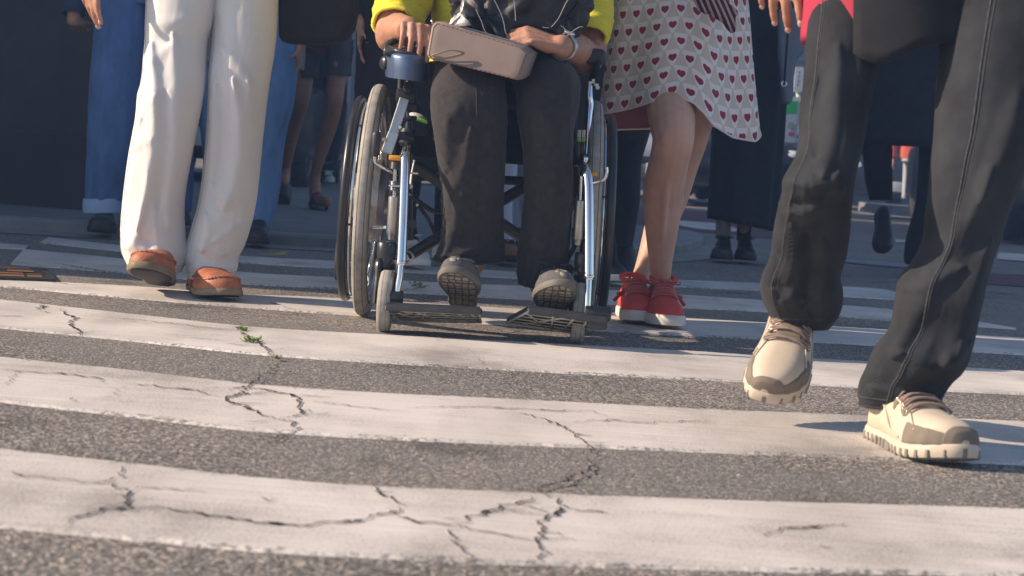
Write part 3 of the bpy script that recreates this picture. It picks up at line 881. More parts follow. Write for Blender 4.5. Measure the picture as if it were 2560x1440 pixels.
# shoe profile along its length: (t, half width, height of the upper, sideways shift)
SH = [(0.0, .006, .030, 0), (.03, .021, .055, 0), (.10, .030, .078, 0), (.2, .0325, .088, .000), (.32, .0335, .088, .002), (.42, .035, .082, .004),
      (.55, .0405, .066, .006), (.68, .046, .054, .005), (.78, .0465, .049, .003), (.87, .042, .043, -.001), (.94, .033, .035, -.005), (.985, .018, .022, -.009), (1.0, .005, .008, -.010)]
def shoe(parent, heel, toe, up=(0, 0, 1), L=.28, wide=1.0, high=1.0, sole_t=.022, side=1, upper_m=None, sole_m=None, lace_m=None,
         lace_rows=5, toecap=None, toecap_t=.86, kind='lace', collar_m=None, tread_m=None, sole_out=.0035, toe_spring=.012, heel_h=0.0, label=None, name='shoe', lace_t=(.44, .64)):
    heel, toe = Vector(heel), Vector(toe)
    y = (toe - heel).normalized()
    z = Vector(up); z = (z - y * z.dot(y)).normalized()
    x = y.cross(z) * side
    def W_(px, py, pz): return heel + x * px + y * py + z * pz
    def prof(t): 
        for i in range(len(SH) - 1):
            if SH[i][0] <= t <= SH[i + 1][0]:
                u = (t - SH[i][0]) / (SH[i + 1][0] - SH[i][0])
                u2 = u * u * (3 - 2 * u) if 0 < i < len(SH) - 3 else u
                return [lin(SH[i][k], SH[i + 1][k], u2) for k in (1, 2, 3)]
        return list(SH[-1][1:])
    def spring(t): return toe_spring * max(0, (t - .66) / .34) ** 2 + heel_h * max(0, 1 - t / .45)
    def surf(t, ph, off=0.0):
        w, h, sx = prof(t)
        w, h = w * wide, h * high
        cs, sn = math.cos(ph), math.sin(ph)
        pw = .72
        px = sx + (w + off) * math.copysign(abs(cs) ** pw, cs)
        pz = sole_t * .8 + spring(t) + (h + off) * abs(sn) ** (.80 if t > .4 else .62)
        return W_(px, t * L, pz)
    ts = [0, .012, .03, .06, .1, .15, .2, .26, .32, .37, .42, .47, .52, .57, .62, .68, .74, .79, .83, .87, .905, .935, .96, .98, .992, 1.0]
    m = MB()
    m.grid([[surf(t, PI * j / 22) for j in range(23)] + [W_(prof(t)[2], t * L, sole_t * .6 + spring(t))] for t in ts], cap0=True, cap1=True)
    root = m.build(name, upper_m, parent)
    if label: tag(root, label)
    # sole: outline a little wider than the upper
    s = MB(); rings = []
    ol = [(t, 1) for t in ts] + [(t, -1) for t in reversed(ts[1:-1])]
    def outl(f, zz, o):
        r = []
        for t, sg in ol:
            w, h, sx = prof(t)
            ty = t * L + (o if t > .97 else (-o if t < .02 else 0))
            waist = 1 - .10 * math.exp(-((t - .38) / .12) ** 2) * (1 if zz < .5 else .4)
            r.append(W_(sx + sg * (w * wide * waist + o) * f, ty, zz * sole_t + spring(t)))
        return r
    s.grid([outl(.80, 0, -.004), outl(.97, 0, sole_out - .001), outl(1, .25, sole_out), outl(1, .85, sole_out), outl(.98, 1.05, sole_out * .4), outl(.7, 1.05, -.004)])
    def strip_cap(mb, ring):
        n_ = len(ring); h_ = len(ts)
        mb.grid([[ring[i], ring[(n_ - i) % n_]] for i in range(h_)], close_u=False)
    strip_cap(s, outl(.80, 0, -.004))
    s.build('sole', sole_m, root, sharp=50)
    if tread_m:
        tr = MB()
        tr.grid([outl(.93, -.02, -.003), outl(.93, -.10, -.003), outl(.86, -.14, -.006)])
        strip_cap(tr, outl(.86, -.14, -.006))
        tr.build('tread', tread_m, root, sharp=40)
    if kind == 'hiker':
        lg = MB()
        for t in [.04 + .062 * i for i in range(16)]:
            for sg in (-1, 1):
                w, h, sx = prof(t)
                c = W_(sx + sg * (w * wide + .001), t * L, spring(t) + .006)
                lg.box(c, (.010, .0085, .014), Matrix((x, y, z)).transposed(), .002)
        for sx_ in (-.014, .0, .014):
            lg.box(W_(-.008 + sx_, L * 1.0 - abs(sx_) * .35, spring(.99) + .008), (.009, .009, .016), Matrix((x, y, z)).transposed(), .002)
        lg.build('tread', tread_m or sole_m, root, smooth=False)
    def patch(nm, mt, t0, t1, p0, p1, off=.0022, nt=12, npn=12):
        pm = MB()
        g0 = [[surf(lin(t0, t1, i / nt), lin(p0, p1, j / npn), off if 0 < i < nt and 0 < j < npn else -.001) for j in range(npn + 1)] for i in range(nt + 1)]
        pm.grid(g0, close_u=False); return pm.build(nm, mt, root)
    def blob(nm, mt, tc, pc, rt, rp, off=.0022):
        pm = MB()
        rings = [[surf(tc + rt * r * math.cos(2 * PI * j / 20), pc + rp * r * math.sin(2 * PI * j / 20), off * (1 if r < .9 else -.3)) for j in range(20)] for r in (.05, .5, .85, 1)]
        pm.grid(rings, cap0=True); return pm.build(nm, mt, root)
    if toecap:
        patch('toe_cap', toecap, toecap_t, .999, .02, PI - .02, .0025)
    if lace_m:
        if kind != 'loafer':
            patch('tongue', collar_m or lace_m, .36, lace_t[1] + .02, PI * .38, PI * .62, .0035)
        la = MB()
        for i in range(lace_rows):
            t = lin(lace_t[0], lace_t[1], i / max(1, lace_rows - 1))
            for a0, a1, dt in ((.30, .70, .018), (.70, .30, .018)):
                la.tube([surf(t + dt * k / 6 * 1.6, PI * lin(a0, a1, k / 6), .0052 + .002 * math.sin(PI * k / 6)) for k in range(7)], .0023, 6)
            if i == 0:
                for sg in (-1, 1):
                    for r_ in (.014, .020):
                        lp = [surf(t, PI / 2, .006) + x * sg * (r_ * (1 - math.cos(u)) * 1.1) + z * (.006 * math.sin(u * 2) + .003) - y * r_ * math.sin(u) for u in [2 * PI * k / 12 for k in range(10)]]
                        la.tube(lp, .0020, 6)
        la.build('laces', lace_m, root)
        for i in range(lace_rows):
            t = lin(lace_t[0], lace_t[1], i / max(1, lace_rows - 1))
            for a0 in (.28, .72):
                ey = MB()
                p = surf(t, PI * a0, .001); pn = surf(t, PI * a0, .01) - p
                ey.torus(p + pn * .15, pn, .0032, .0011, 12, 6)
                ey.build('eyelet', M_CHROME, root)
    if collar_m:
        cm = MB()
        cm.tube([W_(.031 * wide * math.cos(a) + .002, L * .205 + L * .165 * math.sin(a), sole_t + (.088 + .010 * -math.sin(a)) * high) for a in [2 * PI * k / 24 for k in range(24)]], .0075, 8, closed=True)
        cm.build('collar', collar_m, root)
    return root, surf, patch, blob, W_

M_CHROME = mat('chrome', (.75, .75, .76), .12, 1.0, var=.04, vscale=20)
M_STEEL = mat('brushed_steel', (.48, .48, .49), .34, 1.0, var=.15, vscale=30)

def generic_person(label, foot, height, legs_px=None, skin=M_SKIN_A, face=(0, -1), group=None, hipdx=0, voxel=.016, bare=False, knees=None, hip_c=None, arms=None, lean=0.0, hair=M_HAIR, smooth_it=4, leg_r=(.062, .045, .048, .034), armdx=0, extra=()):
    """Standing or walking figure. legs_px: per leg list of centre points hip>knee>ankle>toe."""
    s = height / 1.70
    hip = hip_c
    f = Vector((face[0], face[1], 0)).normalized(); r_ = Vector((f.y, -f.x, 0))
    ln = f * lean
    ch = hip + Vector((0, 0, .36 * s)) + ln * .36
    nk = hip + Vector((0, 0, .52 * s)) + ln * .52
    hd = hip + Vector((0, 0, .70 * s)) + ln * .7
    if arms is None:
        arms = []
        for k in (-1, 1):
            sh = nk + r_ * k * .185 * s - Vector((0, 0, .03))
            el = sh + r_ * k * (.05 + armdx) - Vector((0, 0, .29 * s)) - f * .02
            wr = el + r_ * k * .01 - Vector((0, 0, .25 * s)) + f * .06
            arms.append(dict(pts=[(sh, .055 * s), (el, .042 * s), (wr, .028 * s)], hand=dict(d=(0, f.y * .15, -1), n=tuple(-r_ * k), side=1 if (Vector((0, 0, -1)).cross(-r_ * k)).dot(f) > 0 else -1, sc=s)))
    o = body(label, foot, legs_px, hip, (ch, nk, hd), arms, skin, voxel, face, s, hair, group, smooth_it, extra)
    return o, (ch, nk, hd, arms, s, r_, f)

def top_garment(o, info, hip, material, name='shirt', hem=-.08, w=.17, d=.115, sl='long', amp=.008, seed=5.0, hemw=None):
    ch, nk, hd, arms, s, r_, f = info
    m = MB()
    hw = hemw or w * 1.06
    rows = [(hip + Vector((0, 0, hem)), hw * s, d * 1.15 * s), (hip + Vector((0, 0, .08)), w * s, d * 1.08 * s), (hip.lerp(ch, .55), w * .95 * s, d * 1.05 * s),
            (ch, w * 1.08 * s, d * 1.1 * s), (nk - Vector((0, 0, .05 * s)), w * .98 * s, d * .85 * s), (nk + Vector((0, 0, .01)), .085 * s, .08 * s)]
    oval_loft(m, rows, amp=amp, seed=seed, cap=False, N=34)
    for i, a in enumerate(arms):
        p = [q for q, r in a['pts']]; r = [q for k, q in a['pts']]
        if sl == 'long':
            sleeve(m, [p[0], p[1], p[-1].lerp(p[-2], .06)], [r[0] + .022, r[1] + .02, r[-1] + .016], seed=seed + i)
        elif sl == 'short':
            sleeve(m, [p[0], p[0].lerp(p[1], .8)], [r[0] + .024, r[1] + .026], seed=seed + i)
    return m.build(name, material, o)

def centre_legs(rows_list, rad=(.055, .045, .040, .032), skip=0):
    """Leg bones and flesh kept well inside the trouser rows."""
    out = []
    for rows in rows_list:
        q = crom([tuple(r[:4]) for r in rows], len(rows) * 2 - 1)
        pts = []
        for a, b, c, y in q:
            hw = (P(c, a, y) - P(b, a, y)).length / 2
            pts.append((P((b + c) / 2, a, y), min(rad[0], hw * .46)))
        out.append(pts[:-3])
    return out
# ------------------------------------------------------------------ the man in white trousers
M_WHITE = mat('white_twill', (.79, .755, .73), .95, crumple=.10, cscale=7, var=.03, weave=.5, wscale=3600, spec=.12, bump=.35, bscale=160, bdist=.0012)
M_TAN = mat('tan_leather', (.40, .135, .062), .56, var=.34, vscale=26, bump=.55, bscale=170, bdist=.002)
M_TANSOLE = mat('cream_welt', (.24, .185, .11), .6, var=.2, vscale=30)
M_DARKSOLE = mat('dark_rubber', (.03, .028, .027), .7, bump=.5, bscale=150)
M_SHIRTW = mat('pale_shirt', (.55, .57, .62), .8, var=.08)
M_BLACK = mat('black_cloth', (.020, .020, .023), .9, var=.25, vscale=20, sheen=.03, spec=.25, bump=.3, bscale=500, bdist=.001)

A_L = [(-160,368,545,4.64),(-60,368,548,4.63),(0,366,546,4.62),(60,363,530,4.60),(110,361,516,4.59),(200,352,512,4.57),(240,343,507,4.56),(300,338,497,4.56),(400,322,478,4.57),(500,310,462,4.59),(580,305,462,4.60),(625,306,468,4.60),(655,317,463,4.59),(682,330,452,4.58)]
A_R = [(-160,535,695,4.66),(-60,532,694,4.65),(0,533,692,4.64),(100,532,687,4.62),(200,522,672,4.60),(300,519,660,4.60),(400,511,650,4.61),(500,498,640,4.62),(560,482,628,4.62),(610,468,611,4.62),(645,463,594,4.61),(670,467,592,4.60),(696,474,580,4.59)]
foot = G(455, 745); hipA = P(532, -75, 4.68)
lg = centre_legs([A_L, A_R])
arm_r = dict(pts=[(P(330,-560,4.7), .055), (P(232,-330,4.72), .042), (P(228,-106,4.56), .028)], nails=True,
             hand=dict(d=(.02, -.10, -1), n=(.55, .83, 0), side=1, curl=((.05,.25,.45),(.12,.4,.7),(.25,.65,1.0),(.35,.8,1.2)), spread=.03, thumb=(.85, .45, -.15), tcurl=.05))
arm_l = dict(pts=[(P(700,-540,4.72), .055), (P(770,-330,4.75), .042), (P(775,-180,4.72), .028)],
             hand=dict(d=(0, -.1, -1), n=(-1, .2, 0), side=1, curl=((.7,1.9,2.7),) * 4, spread=.02, thumb=(.5, .5, .5)))
oA, infA = generic_person('man in white trousers and tan loafers, one toe lifted, arm hanging at his side', foot, 1.74, lg, hip_c=hipA, arms=[arm_r, arm_l], voxel=.0042, hair=M_GREYHAIR, smooth_it=5)
tr = MB()
def amA(t): return .55 + .75 * t
RA_L = [([(392,110),(402,200),(408,290),(410,345),(398,410),(384,480),(362,575)], 12, .013), ([(372,300),(352,400),(335,520),(326,590)], 13, -.007),
 ([(450,90),(458,220),(455,330),(446,430),(436,560)], 15, .009), ([(428,230),(430,330),(424,420),(410,520)], 12, -.008), ([(380,62),(440,66),(528,42)], 10, 0.0040), ([(378,110),(430,104),(500,88)], 9, -0.0040), ([(362,170),(405,150),(440,120)], 10, 0.0040),
 ([(352,240),(395,258),(415,240)], 10, 0.0040), ([(340,372),(372,352),(402,350)], 11, 0.0059), ([(312,585),(345,603),(368,582)], 9, 0.0059), ([(318,618),(352,612),(392,624),(412,642)], 9, 0.0059), ([(368,590),(388,600),(392,622)], 9, -0.0046), ([(405,570),(430,590),(462,600)], 11, 0.0046), ([(400,628),(430,622),(462,632)], 9, 0.0040), ([(330,655),(380,648),(450,652)], 4, .003)]
RA_R = [([(560,120),(590,150),(618,180),(640,215)], 10, .008), ([(556,215),(566,300),(560,400),(548,460)], 11, -.012), ([(596,200),(612,290),(614,390),(598,470),(572,520)], 13, .013), ([(636,200),(640,330),(632,450),(612,560)], 13, .006),
 ([(560,480),(580,500),(612,504)], 10, 0.0079), ([(536,470),(552,505),(570,520)], 10, -0.0059), ([(524,530),(534,580),(520,625)], 10, .010), ([(548,600),(575,585),(606,560)], 10, 0.0066), ([(500,610),(535,622),(572,632)], 10, 0.0059), ([(478,640),(510,634),(545,648)], 9, -0.0040), ([(560,640),(585,622),(600,600)], 9, 0.0040), ([(548,40),(560,120),(552,200)], 12, -.006), ([(530,250),(545,330),(538,420)], 9, 0.0040), ([(480,668),(520,662),(570,668)], 4, .003)]
_, qL = leg_loft(tr, A_L, 190, 110, 1.02, .0075, 1.3, 3.2, amA, flow=.16, ridges=RA_L)
_, qR = leg_loft(tr, A_R, 190, 110, 1.02, .0075, 4.4, 3.4, amA, flow=-.14, ridges=RA_R)
oval_loft(tr, [(hipA + Vector((0, 0, -.05)), .165, .125), (hipA + Vector((0, 0, .03)), .172, .13), (hipA + Vector((0, 0, .12)), .165, .12)], amp=.004, seed=2)
tr.build('trousers', M_WHITE, oA)
sm = MB()   # side seam and hem stitching
for q_ in (qL, qR):
    sm.tube([q_[i][63] for i in range(24, 189)], .0011, 5)
    sm.tube([q_[i][56] for i in range(24, 189)], .0007, 5)
    sm.tube(q_[178], .0007, 5, closed=True)
sm.build('seam', mat('seam_thread', (.38, .36, .36), .8), oA)
top_garment(oA, infA, hipA, M_SHIRTW, hem=.02)
def loafer(heel, toe, up, side, name_l=None):
    r, surf, patch, blob, W_ = shoe(oA, heel, toe, up, L=.285, wide=1.22, high=1.02, sole_t=.016, side=side, upper_m=M_TAN, sole_m=M_TANSOLE, tread_m=M_DARKSOLE, kind='loafer', toe_spring=.010, name='loafer')
    s = MB()
    line = [surf(t, ph, .0008) for t, ph in [(.46, .30), (.56, .42), (.66, .50), (.76, .56), (.84, .62), (.895, .78), (.925, 1.1), (.935, PI / 2), (.925, PI - 1.1), (.895, PI - .78), (.84, PI - .62), (.76, PI - .56), (.66, PI - .50), (.56, PI - .42), (.46, PI - .30)]]
    line = path(line, 90)
    s.tube(line, [.0030 + .0018 * (i % 3 == 0) for i in range(90)], 8)
    s.build('puckered_seam', M_TAN, r)
    t = MB(); t.tube(path([surf(.40, PI * k / 8, .003) for k in range(9)], 24), .0028, 6); t.build('collar', M_TAN, r)
    v = MB(); v.tube([surf(.42 + .12 * k / 8, PI / 2, .0006) for k in range(9)], .0012, 5); v.build('seam', MATS['seam_thread'], r)
    return r
loafer(At(405, 4.665, .004), At(366, 4.40, .058), (0, .15, 1), -1)
loafer(At(493, 4.69, .0), At(566, 4.43, .004), (0, 0, 1), 1)

# black bag in his left hand
bg_ = MB()
bp = [(694,-140),(694,96),(704,103),(760,108),(805,108),(845,98),(872,70),(880,20),(884,-140)]
bg_.prism([P(x, y, 4.66) for x, y in bp], (.01, .11, 0))
ob = bg_.build('carrier_bag', M_BLACK, smooth=True, sharp=60, loc=P(790, 100, 4.7))
bv = ob.modifiers.new('b', 'BEVEL'); bv.width = .018; bv.segments = 3
tag(ob, 'plain black bag hanging to the right of the white trousers', 'bag')
hd_ = MB(); hd_.tube(path([P(730, -138, 4.72), P(740, -210, 4.72), P(778, -250, 4.72), P(830, -210, 4.72), P(845, -138, 4.72)], 24), .007, 8); hd_.build('handle', M_BLACK, ob)

# ------------------------------------------------------------------ the woman in the heart skirt
M_HEARTS = bpy.data.materials.new('heart_knit'); M_HEARTS.use_nodes = True
t = M_HEARTS.node_tree; b = t.nodes['Principled BSDF']; N = t.nodes.new; L = t.links.new
def MA(op, a, c=None, d=None):
    n = N('ShaderNodeMath'); n.operation = op
    for i, v in enumerate((a, c, d)):
        if v is None: continue
        if isinstance(v, (int, float)): n.inputs[i].default_value = v
        else: L(v, n.inputs[i])
    return n.outputs[0]
uv = N('ShaderNodeUVMap'); sp_ = N('ShaderNodeSeparateXYZ'); L(uv.outputs[0], sp_.inputs[0])
u, v = sp_.outputs[0], sp_.outputs[1]
ry = MA('DIVIDE', v, .0435); row = MA('FLOOR', ry); fy = MA('SUBTRACT', MA('FRACT', ry), .5)
half = MA('MULTIPLY', MA('MODULO', row, 2.0), .5)
cx_ = MA('ADD', MA('DIVIDE', u, .043), half); fx = MA('SUBTRACT', MA('FRACT', MA('ADD', cx_, 100.0)), .5)
hx = MA('MULTIPLY', MA('ABSOLUTE', fx), 4.6); hy = MA('MULTIPLY', MA('ADD', fy, .02), 5.0)
x2 = MA('MULTIPLY', hx, hx); y2 = MA('MULTIPLY', hy, hy)
aa = MA('SUBTRACT', MA('ADD', x2, y2), 1.0); a3 = MA('MULTIPLY', MA('MULTIPLY', aa, aa), aa)
ht = MA('SUBTRACT', a3, MA('MULTIPLY', x2, MA('MULTIPLY', y2, hy)))
heart = MA('LESS_THAN', ht, 0.0)
petal = MA('LESS_THAN', MA('ABSOLUTE', fx), MA('MULTIPLY', MA('POWER', MA('MAXIMUM', MA('ADD', fy, .5), 0.001), .55), .43))
kn = N('ShaderNodeTexNoise'); kn.inputs['Scale'].default_value = 400; L(uv.outputs[0], kn.inputs['Vector'])
m1 = N('ShaderNodeMixRGB'); m1.inputs[1].default_value = (.70, .60, .53, 1); m1.inputs[2].default_value = (.87, .82, .82, 1); L(petal, m1.inputs[0])
m2 = N('ShaderNodeMixRGB'); m2.inputs[2].default_value = (.33, .022, .05, 1); L(heart, m2.inputs[0]); L(m1.outputs[0], m2.inputs[1])
m3_ = N('ShaderNodeMixRGB'); m3_.blend_type = 'MULTIPLY'; m3_.inputs[0].default_value = .15; L(m2.outputs[0], m3_.inputs[1]); L(kn.outputs['Color'], m3_.inputs[2])
geo = N('ShaderNodeNewGeometry'); m5 = N('ShaderNodeMixRGB'); m5.inputs[2].default_value = (.30, .11, .115, 1)
L(geo.outputs['Backfacing'], m5.inputs[0]); L(m3_.outputs[0], m5.inputs[1]); L(m5.outputs[0], b.inputs['Base Color'])
b.inputs['Roughness'].default_value = .9; b.inputs['Sheen Weight'].default_value = .1
kw = N('ShaderNodeTexWave'); kw.inputs['Scale'].default_value = 260; kw.bands_direction = 'DIAGONAL'; L(uv.outputs[0], kw.inputs['Vector'])
kb_ = N('ShaderNodeBump'); kb_.inputs['Strength'].default_value = .4; kb_.inputs['Distance'].default_value = .0008; L(kw.outputs['Fac'], kb_.inputs['Height']); L(kb_.outputs[0], b.inputs['Normal'])

hipM = P(1695, -70, 4.82)
legF = [(P(1690,40,4.86), .080), (P(1683,150,4.82), .076), (P(1679,245,4.735), .0715), (P(1681,310,4.64), .062), (P(1683,352,4.62), .0565), (P(1672,405,4.65), .0545), (P(1660,470,4.71), .0570), (P(1656,530,4.74), .0525), (P(1654,590,4.76), .0440), (P(1652,650,4.78), .0335), (P(1652,700,4.80), .0285), (P(1652,738,4.82), .0300), (At(1654,4.82,.045), .033), (At(1657,4.72,.032), .03)]
legB = [(P(1745,40,4.88), .085), (P(1738,180,4.92), .075), (P(1733,290,4.94), .060), (P(1722,350,4.95), .054), (P(1703,410,4.98), .051), (P(1676,490,5.0), .053), (P(1652,560,4.99), .046), (P(1630,625,4.97), .037), (P(1610,680,4.93), .030), (P(1594,718,4.90), .0275), (P(1588,750,4.88), .030), (At(1584,4.88,.042), .032), (At(1595,4.80,.032), .03)]
XTRA = [('e', P(1675,346,4.578), (.026, .014, .028)), ('e', P(1668,378,4.585), (.014, .012, .016)), ('e', P(1700,345,4.60), (.014, .02, .03)), ('e', P(1652,345,4.60), (.014, .02, .03)),
 ('c', P(1672,400,4.598), P(1655,600,4.722), .010, .008), ('e', P(1690,500,4.745), (.022, .03, .05)), ('e', P(1634,478,4.74), (.020, .03, .05)), ('e', P(1680,716,4.815), (.010, .012, .012)), ('e', P(1629,722,4.815), (.010, .012, .012)), ('c', P(1655,680,4.84), P(1654,735,4.855), .010, .012), ('e', P(1616,722,4.895), (.009, .011, .011)), ('e', P(1572,728,4.895), (.009, .011, .011))]
oM, infM = generic_person('woman in a heart patterned knit skirt and red canvas shoes, walking with legs crossing', G(1630, 813), 1.6, [legF, legB], skin=M_SKIN_B, hip_c=hipM, voxel=.0040, smooth_it=5, extra=XTRA,
    arms=[dict(pts=[(hipM + Vector((k * .17, .0, .47)), .048), (hipM + Vector((k * .24, .03, .22)), .038), (hipM + Vector((k * .08, -.20, .20)), .026)], hand=dict(d=(-k * .9, -.2, .1), n=(0, .9, -.3), side=-k, sc=.92)) for k in (-1, 1)])
def hem_y(x):
    H = [(1480,288),(1492,286),(1530,281),(1612,260),(1660,246),(1693,241),(1734,257),(1760,285),(1781,313),(1839,344),(1882,353),(1901,334),(1915,330)]
    for i in range(len(H) - 1):
        if H[i][0] <= x <= H[i + 1][0]:
            w = (x - H[i][0]) / (H[i + 1][0] - H[i][0]); return lin(H[i][1], H[i + 1][1], w)
    return 288 if x < 1480 else 330
SKN, SKS = 70, 160
sk, uvs = MB(), []
rings = []
for i in range(SKN):
    tt = i / (SKN - 1); ring = []
    for j in range(SKS):
        th = 2 * PI * j / SKS
        ct, st = math.cos(th), math.sin(th)
        xl, xr = lin(1540, 1494, tt ** 1.1), lin(1852, 1900, tt ** 1.1)
        cxp = (xl + xr) / 2; hw = (xr - xl) / 2
        px = cxp + hw * ct
        hy_ = hem_y(px) if st <= 0 else lin(hem_y(px), 318 - 8 * ct, min(1, st * 4))
        py = lin(-190, hy_, tt)
        dep = lin(.115, .175, tt)
        fl = (.022 * math.sin(th * 5 + .9 + tt * 1.6) + .012 * math.sin(th * 8 + 2 + 3 * tt) + .016 * noise.noise(Vector((ct * 2 + tt, st * 2, tt * 2)))) * (.25 + .75 * tt)
        p = P(px, py, 4.83 + st * dep + st * fl - .012 * tt * math.sin(3 * th))
        p += Vector((ct * fl * .35, 0, 0))
        ring.append(p); uvs.append((th / (2 * PI) * 1.196, .9 - tt * .515 * (1 - .10 * (1 - st) * .5) - .02 * tt * ct))
    rings.append(ring)
sk.grid(rings)
oS = sk.build('skirt', M_HEARTS, oM)
ul = oS.data.uv_layers.new(name='UVMap')
for poly in oS.data.polygons:
    us = [uvs[oS.data.loops[l].vertex_index] for l in poly.loop_indices]
    wrap = max(q[0] for q in us) - min(q[0] for q in us) > .6
    for l in poly.loop_indices:
        a_, c_ = uvs[oS.data.loops[l].vertex_index]
        if wrap and a_ < .3: a_ += 1.196
        ul.data[l].uv = (a_, c_)
# make outward normals the front side, so that the back shows the red lining
bm = bmesh.new(); bm.from_mesh(oS.data); bm.faces.ensure_lookup_table()
f0 = bm.faces[10]; cen = hipM - Vector(oM.location)
if (f0.calc_center_median() - cen).xy.dot(f0.normal.xy) < 0: bmesh.ops.reverse_faces(bm, faces=bm.faces[:])
bm.to_mesh(oS.data); bm.free()
hmb = MB(); hmb.tube(rings[-1], .0030, 6, closed=True); hmb.build('hem', mat('cream_trim', (.72, .64, .60), .9), oM)
top_garment(oM, infM, hipM, mat('white_knit', (.6, .55, .52), .9), hem=.12, w=.15, d=.10)
# end of a striped scarf hanging over the skirt
M_STRIPE = bpy.data.materials.new('striped_scarf'); M_STRIPE.use_nodes = True
t = M_STRIPE.node_tree; b = t.nodes['Principled BSDF']
wv = t.nodes.new('ShaderNodeTexWave'); wv.inputs['Scale'].default_value = 22; wv.bands_direction = 'X'; tcs = t.nodes.new('ShaderNodeTexCoord')
mps = t.nodes.new('ShaderNodeMapping'); mps.inputs['Rotation'].default_value = (0, .5, 0)
t.links.new(tcs.outputs['Object'], mps.inputs['Vector']); t.links.new(mps.outputs[0], wv.inputs['Vector'])
rs = t.nodes.new('ShaderNodeValToRGB'); rs.color_ramp.interpolation = 'CONSTANT'; rs.color_ramp.elements[0].color = (.02, .018, .025, 1); rs.color_ramp.elements[1].position = .62; rs.color_ramp.elements[1].color = (.5, .27, .27, 1)
t.links.new(wv.outputs['Fac'], rs.inputs[0]); t.links.new(rs.outputs[0], b.inputs['Base Color']); b.inputs['Roughness'].default_value = .8
for pts, w0 in (([(1762,-60),(1785,0),(1808,30),(1822,52),(1832,82)], (.018, .034, .030, .022, .004)), ([(1740,-60),(1752,0),(1762,20),(1768,30),(1770,36)], (.012, .02, .018, .012, .003))):
    s_ = MB(); ctr = path([P(x, y, 4.60) for x, y in pts], 30); ww = crom([(w,) for w in w0], 30)
    rr_ = []
    for i, c in enumerate(ctr):
        ring = []
        for j in range(16):
            a_ = 2 * PI * j / 16
            ring.append(c + Vector((math.cos(a_) * ww[i][0] * (1 + .2 * math.sin(i * .5)), math.sin(a_) * ww[i][0] * .35 + .006 * math.sin(4 * a_), .3 * math.cos(a_) * ww[i][0])))
        rr_.append(ring)
    s_.grid(rr_, cap0=True, cap1=True); s_.build('scarf', M_STRIPE, oM)
M_RED = mat('red_canvas', (.74, .085, .065), .75, var=.12, vscale=20, weave=.3, wscale=6000)
M_WRUB = mat('white_rubber', (.72, .68, .62), .5, var=.08, vscale=15)
M_LACE = mat('pale_lace', (.60, .16, .12), .8)
M_REDK = mat('red_ribbon', (.5, .03, .035), .7)
for hl_, to_, sd_ in ((At(1648, 4.84, .012), At(1668, 4.61, .002), 1), (At(1566, 4.90, .0), At(1598, 4.68, .002), -1)):
    r, surf, patch, blob, W_ = shoe(oM, hl_, to_, (0, 0, 1), L=.25, wide=1.06, high=.92, sole_t=.026, side=sd_, upper_m=M_RED, sole_m=M_WRUB, lace_m=M_LACE, collar_m=M_RED, tread_m=M_TANSOLE, sole_out=.005, toe_spring=.006, name='canvas_shoe')
    k_ = MB()
    c = surf(.42, PI * .5, .008)
    for sg in (-1, 1):
        q0 = surf(.42, PI * (.5 + .30 * sg), .004)
        k_.ellipsoid(q0 + (q0 - c).normalized() * .012, (.010, .007, .007), None, 10, 8)
        k_.tube([c, q0, q0 + (q0 - c).normalized() * .034 - Vector((0, 0, .006))], [.003, .004, .0055], 6)
    k_.build('ribbon', M_REDK, r)

# ------------------------------------------------------------------ the walker in front on the right
M_DENIM = mat('dark_denim', (.036, .038, .043), .95, crumple=.30, cscale=9, spec=.15, var=.40, vscale=7, bump=.3, bscale=500, bdist=.001, weave=.4, wscale=5000, sheen=.05)
M_REDSH = mat('crimson_shirt', (.42, .028, .065), .85, var=.06, weave=.2, wscale=4000)
M_HIKE = mat('cream_nubuck', (.60, .495, .385), .7, var=.10, vscale=20, bump=.2, bscale=300, bdist=.001)
M_HGREY = mat('taupe_suede', (.20, .165, .13), .85, var=.15, vscale=30, bump=.3, bscale=400, bdist=.001)
M_HMESH = mat('olive_mesh', (.22, .18, .12), .85, var=.1, bump=.9, bscale=900, bdist=.0015)
M_HLACE = mat('mauve_lace', (.27, .19, .165), .8, var=.2, vscale=90)
M_HSOLE = mat('grey_rubber', (.22, .205, .18), .65, var=.15, vscale=30)
M_HMID = mat('cream_midsole', (.60, .50, .39), .6, var=.1, vscale=20)
K_L = [(-260,2040,2330,3.0),(-150,2030,2310,2.98),(0,2022,2262,2.94),(111,2014,2218,2.9),(200,2010,2192,2.87),(289,1996,2174,2.84),(340,1996,2166,2.82),(385,1988,2156,2.80),(420,1970,2148,2.79),(452,1954,2141,2.785),(482,1952,2136,2.80),(520,1942,2132,2.83),(578,1931,2126,2.88),(640,1923,2116,2.93),(690,1903,2102,2.97),(722,1898,2106,2.99),(755,1906,2106,3.01),(790,1924,2096,3.03),(822,1945,2072,3.04)]
K_R = [(-260,2390,2760,2.93),(-150,2380,2730,2.9),(0,2366,2690,2.86),(150,2350,2650,2.83),(320,2338,2604,2.8),(400,2328,2572,2.79),(470,2322,2546,2.785),(533,2314,2520,2.785),(600,2306,2498,2.79),(650,2284,2480,2.79),(694,2251,2468,2.785),(743,2241,2456,2.78),(820,2227,2440,2.79),(870,2190,2428,2.80),(924,2167,2406,2.82),(955,2153,2376,2.84),(985,2149,2356,2.855),(1010,2156,2348,2.865)]
hipK = P(2330, -290, 3.0)
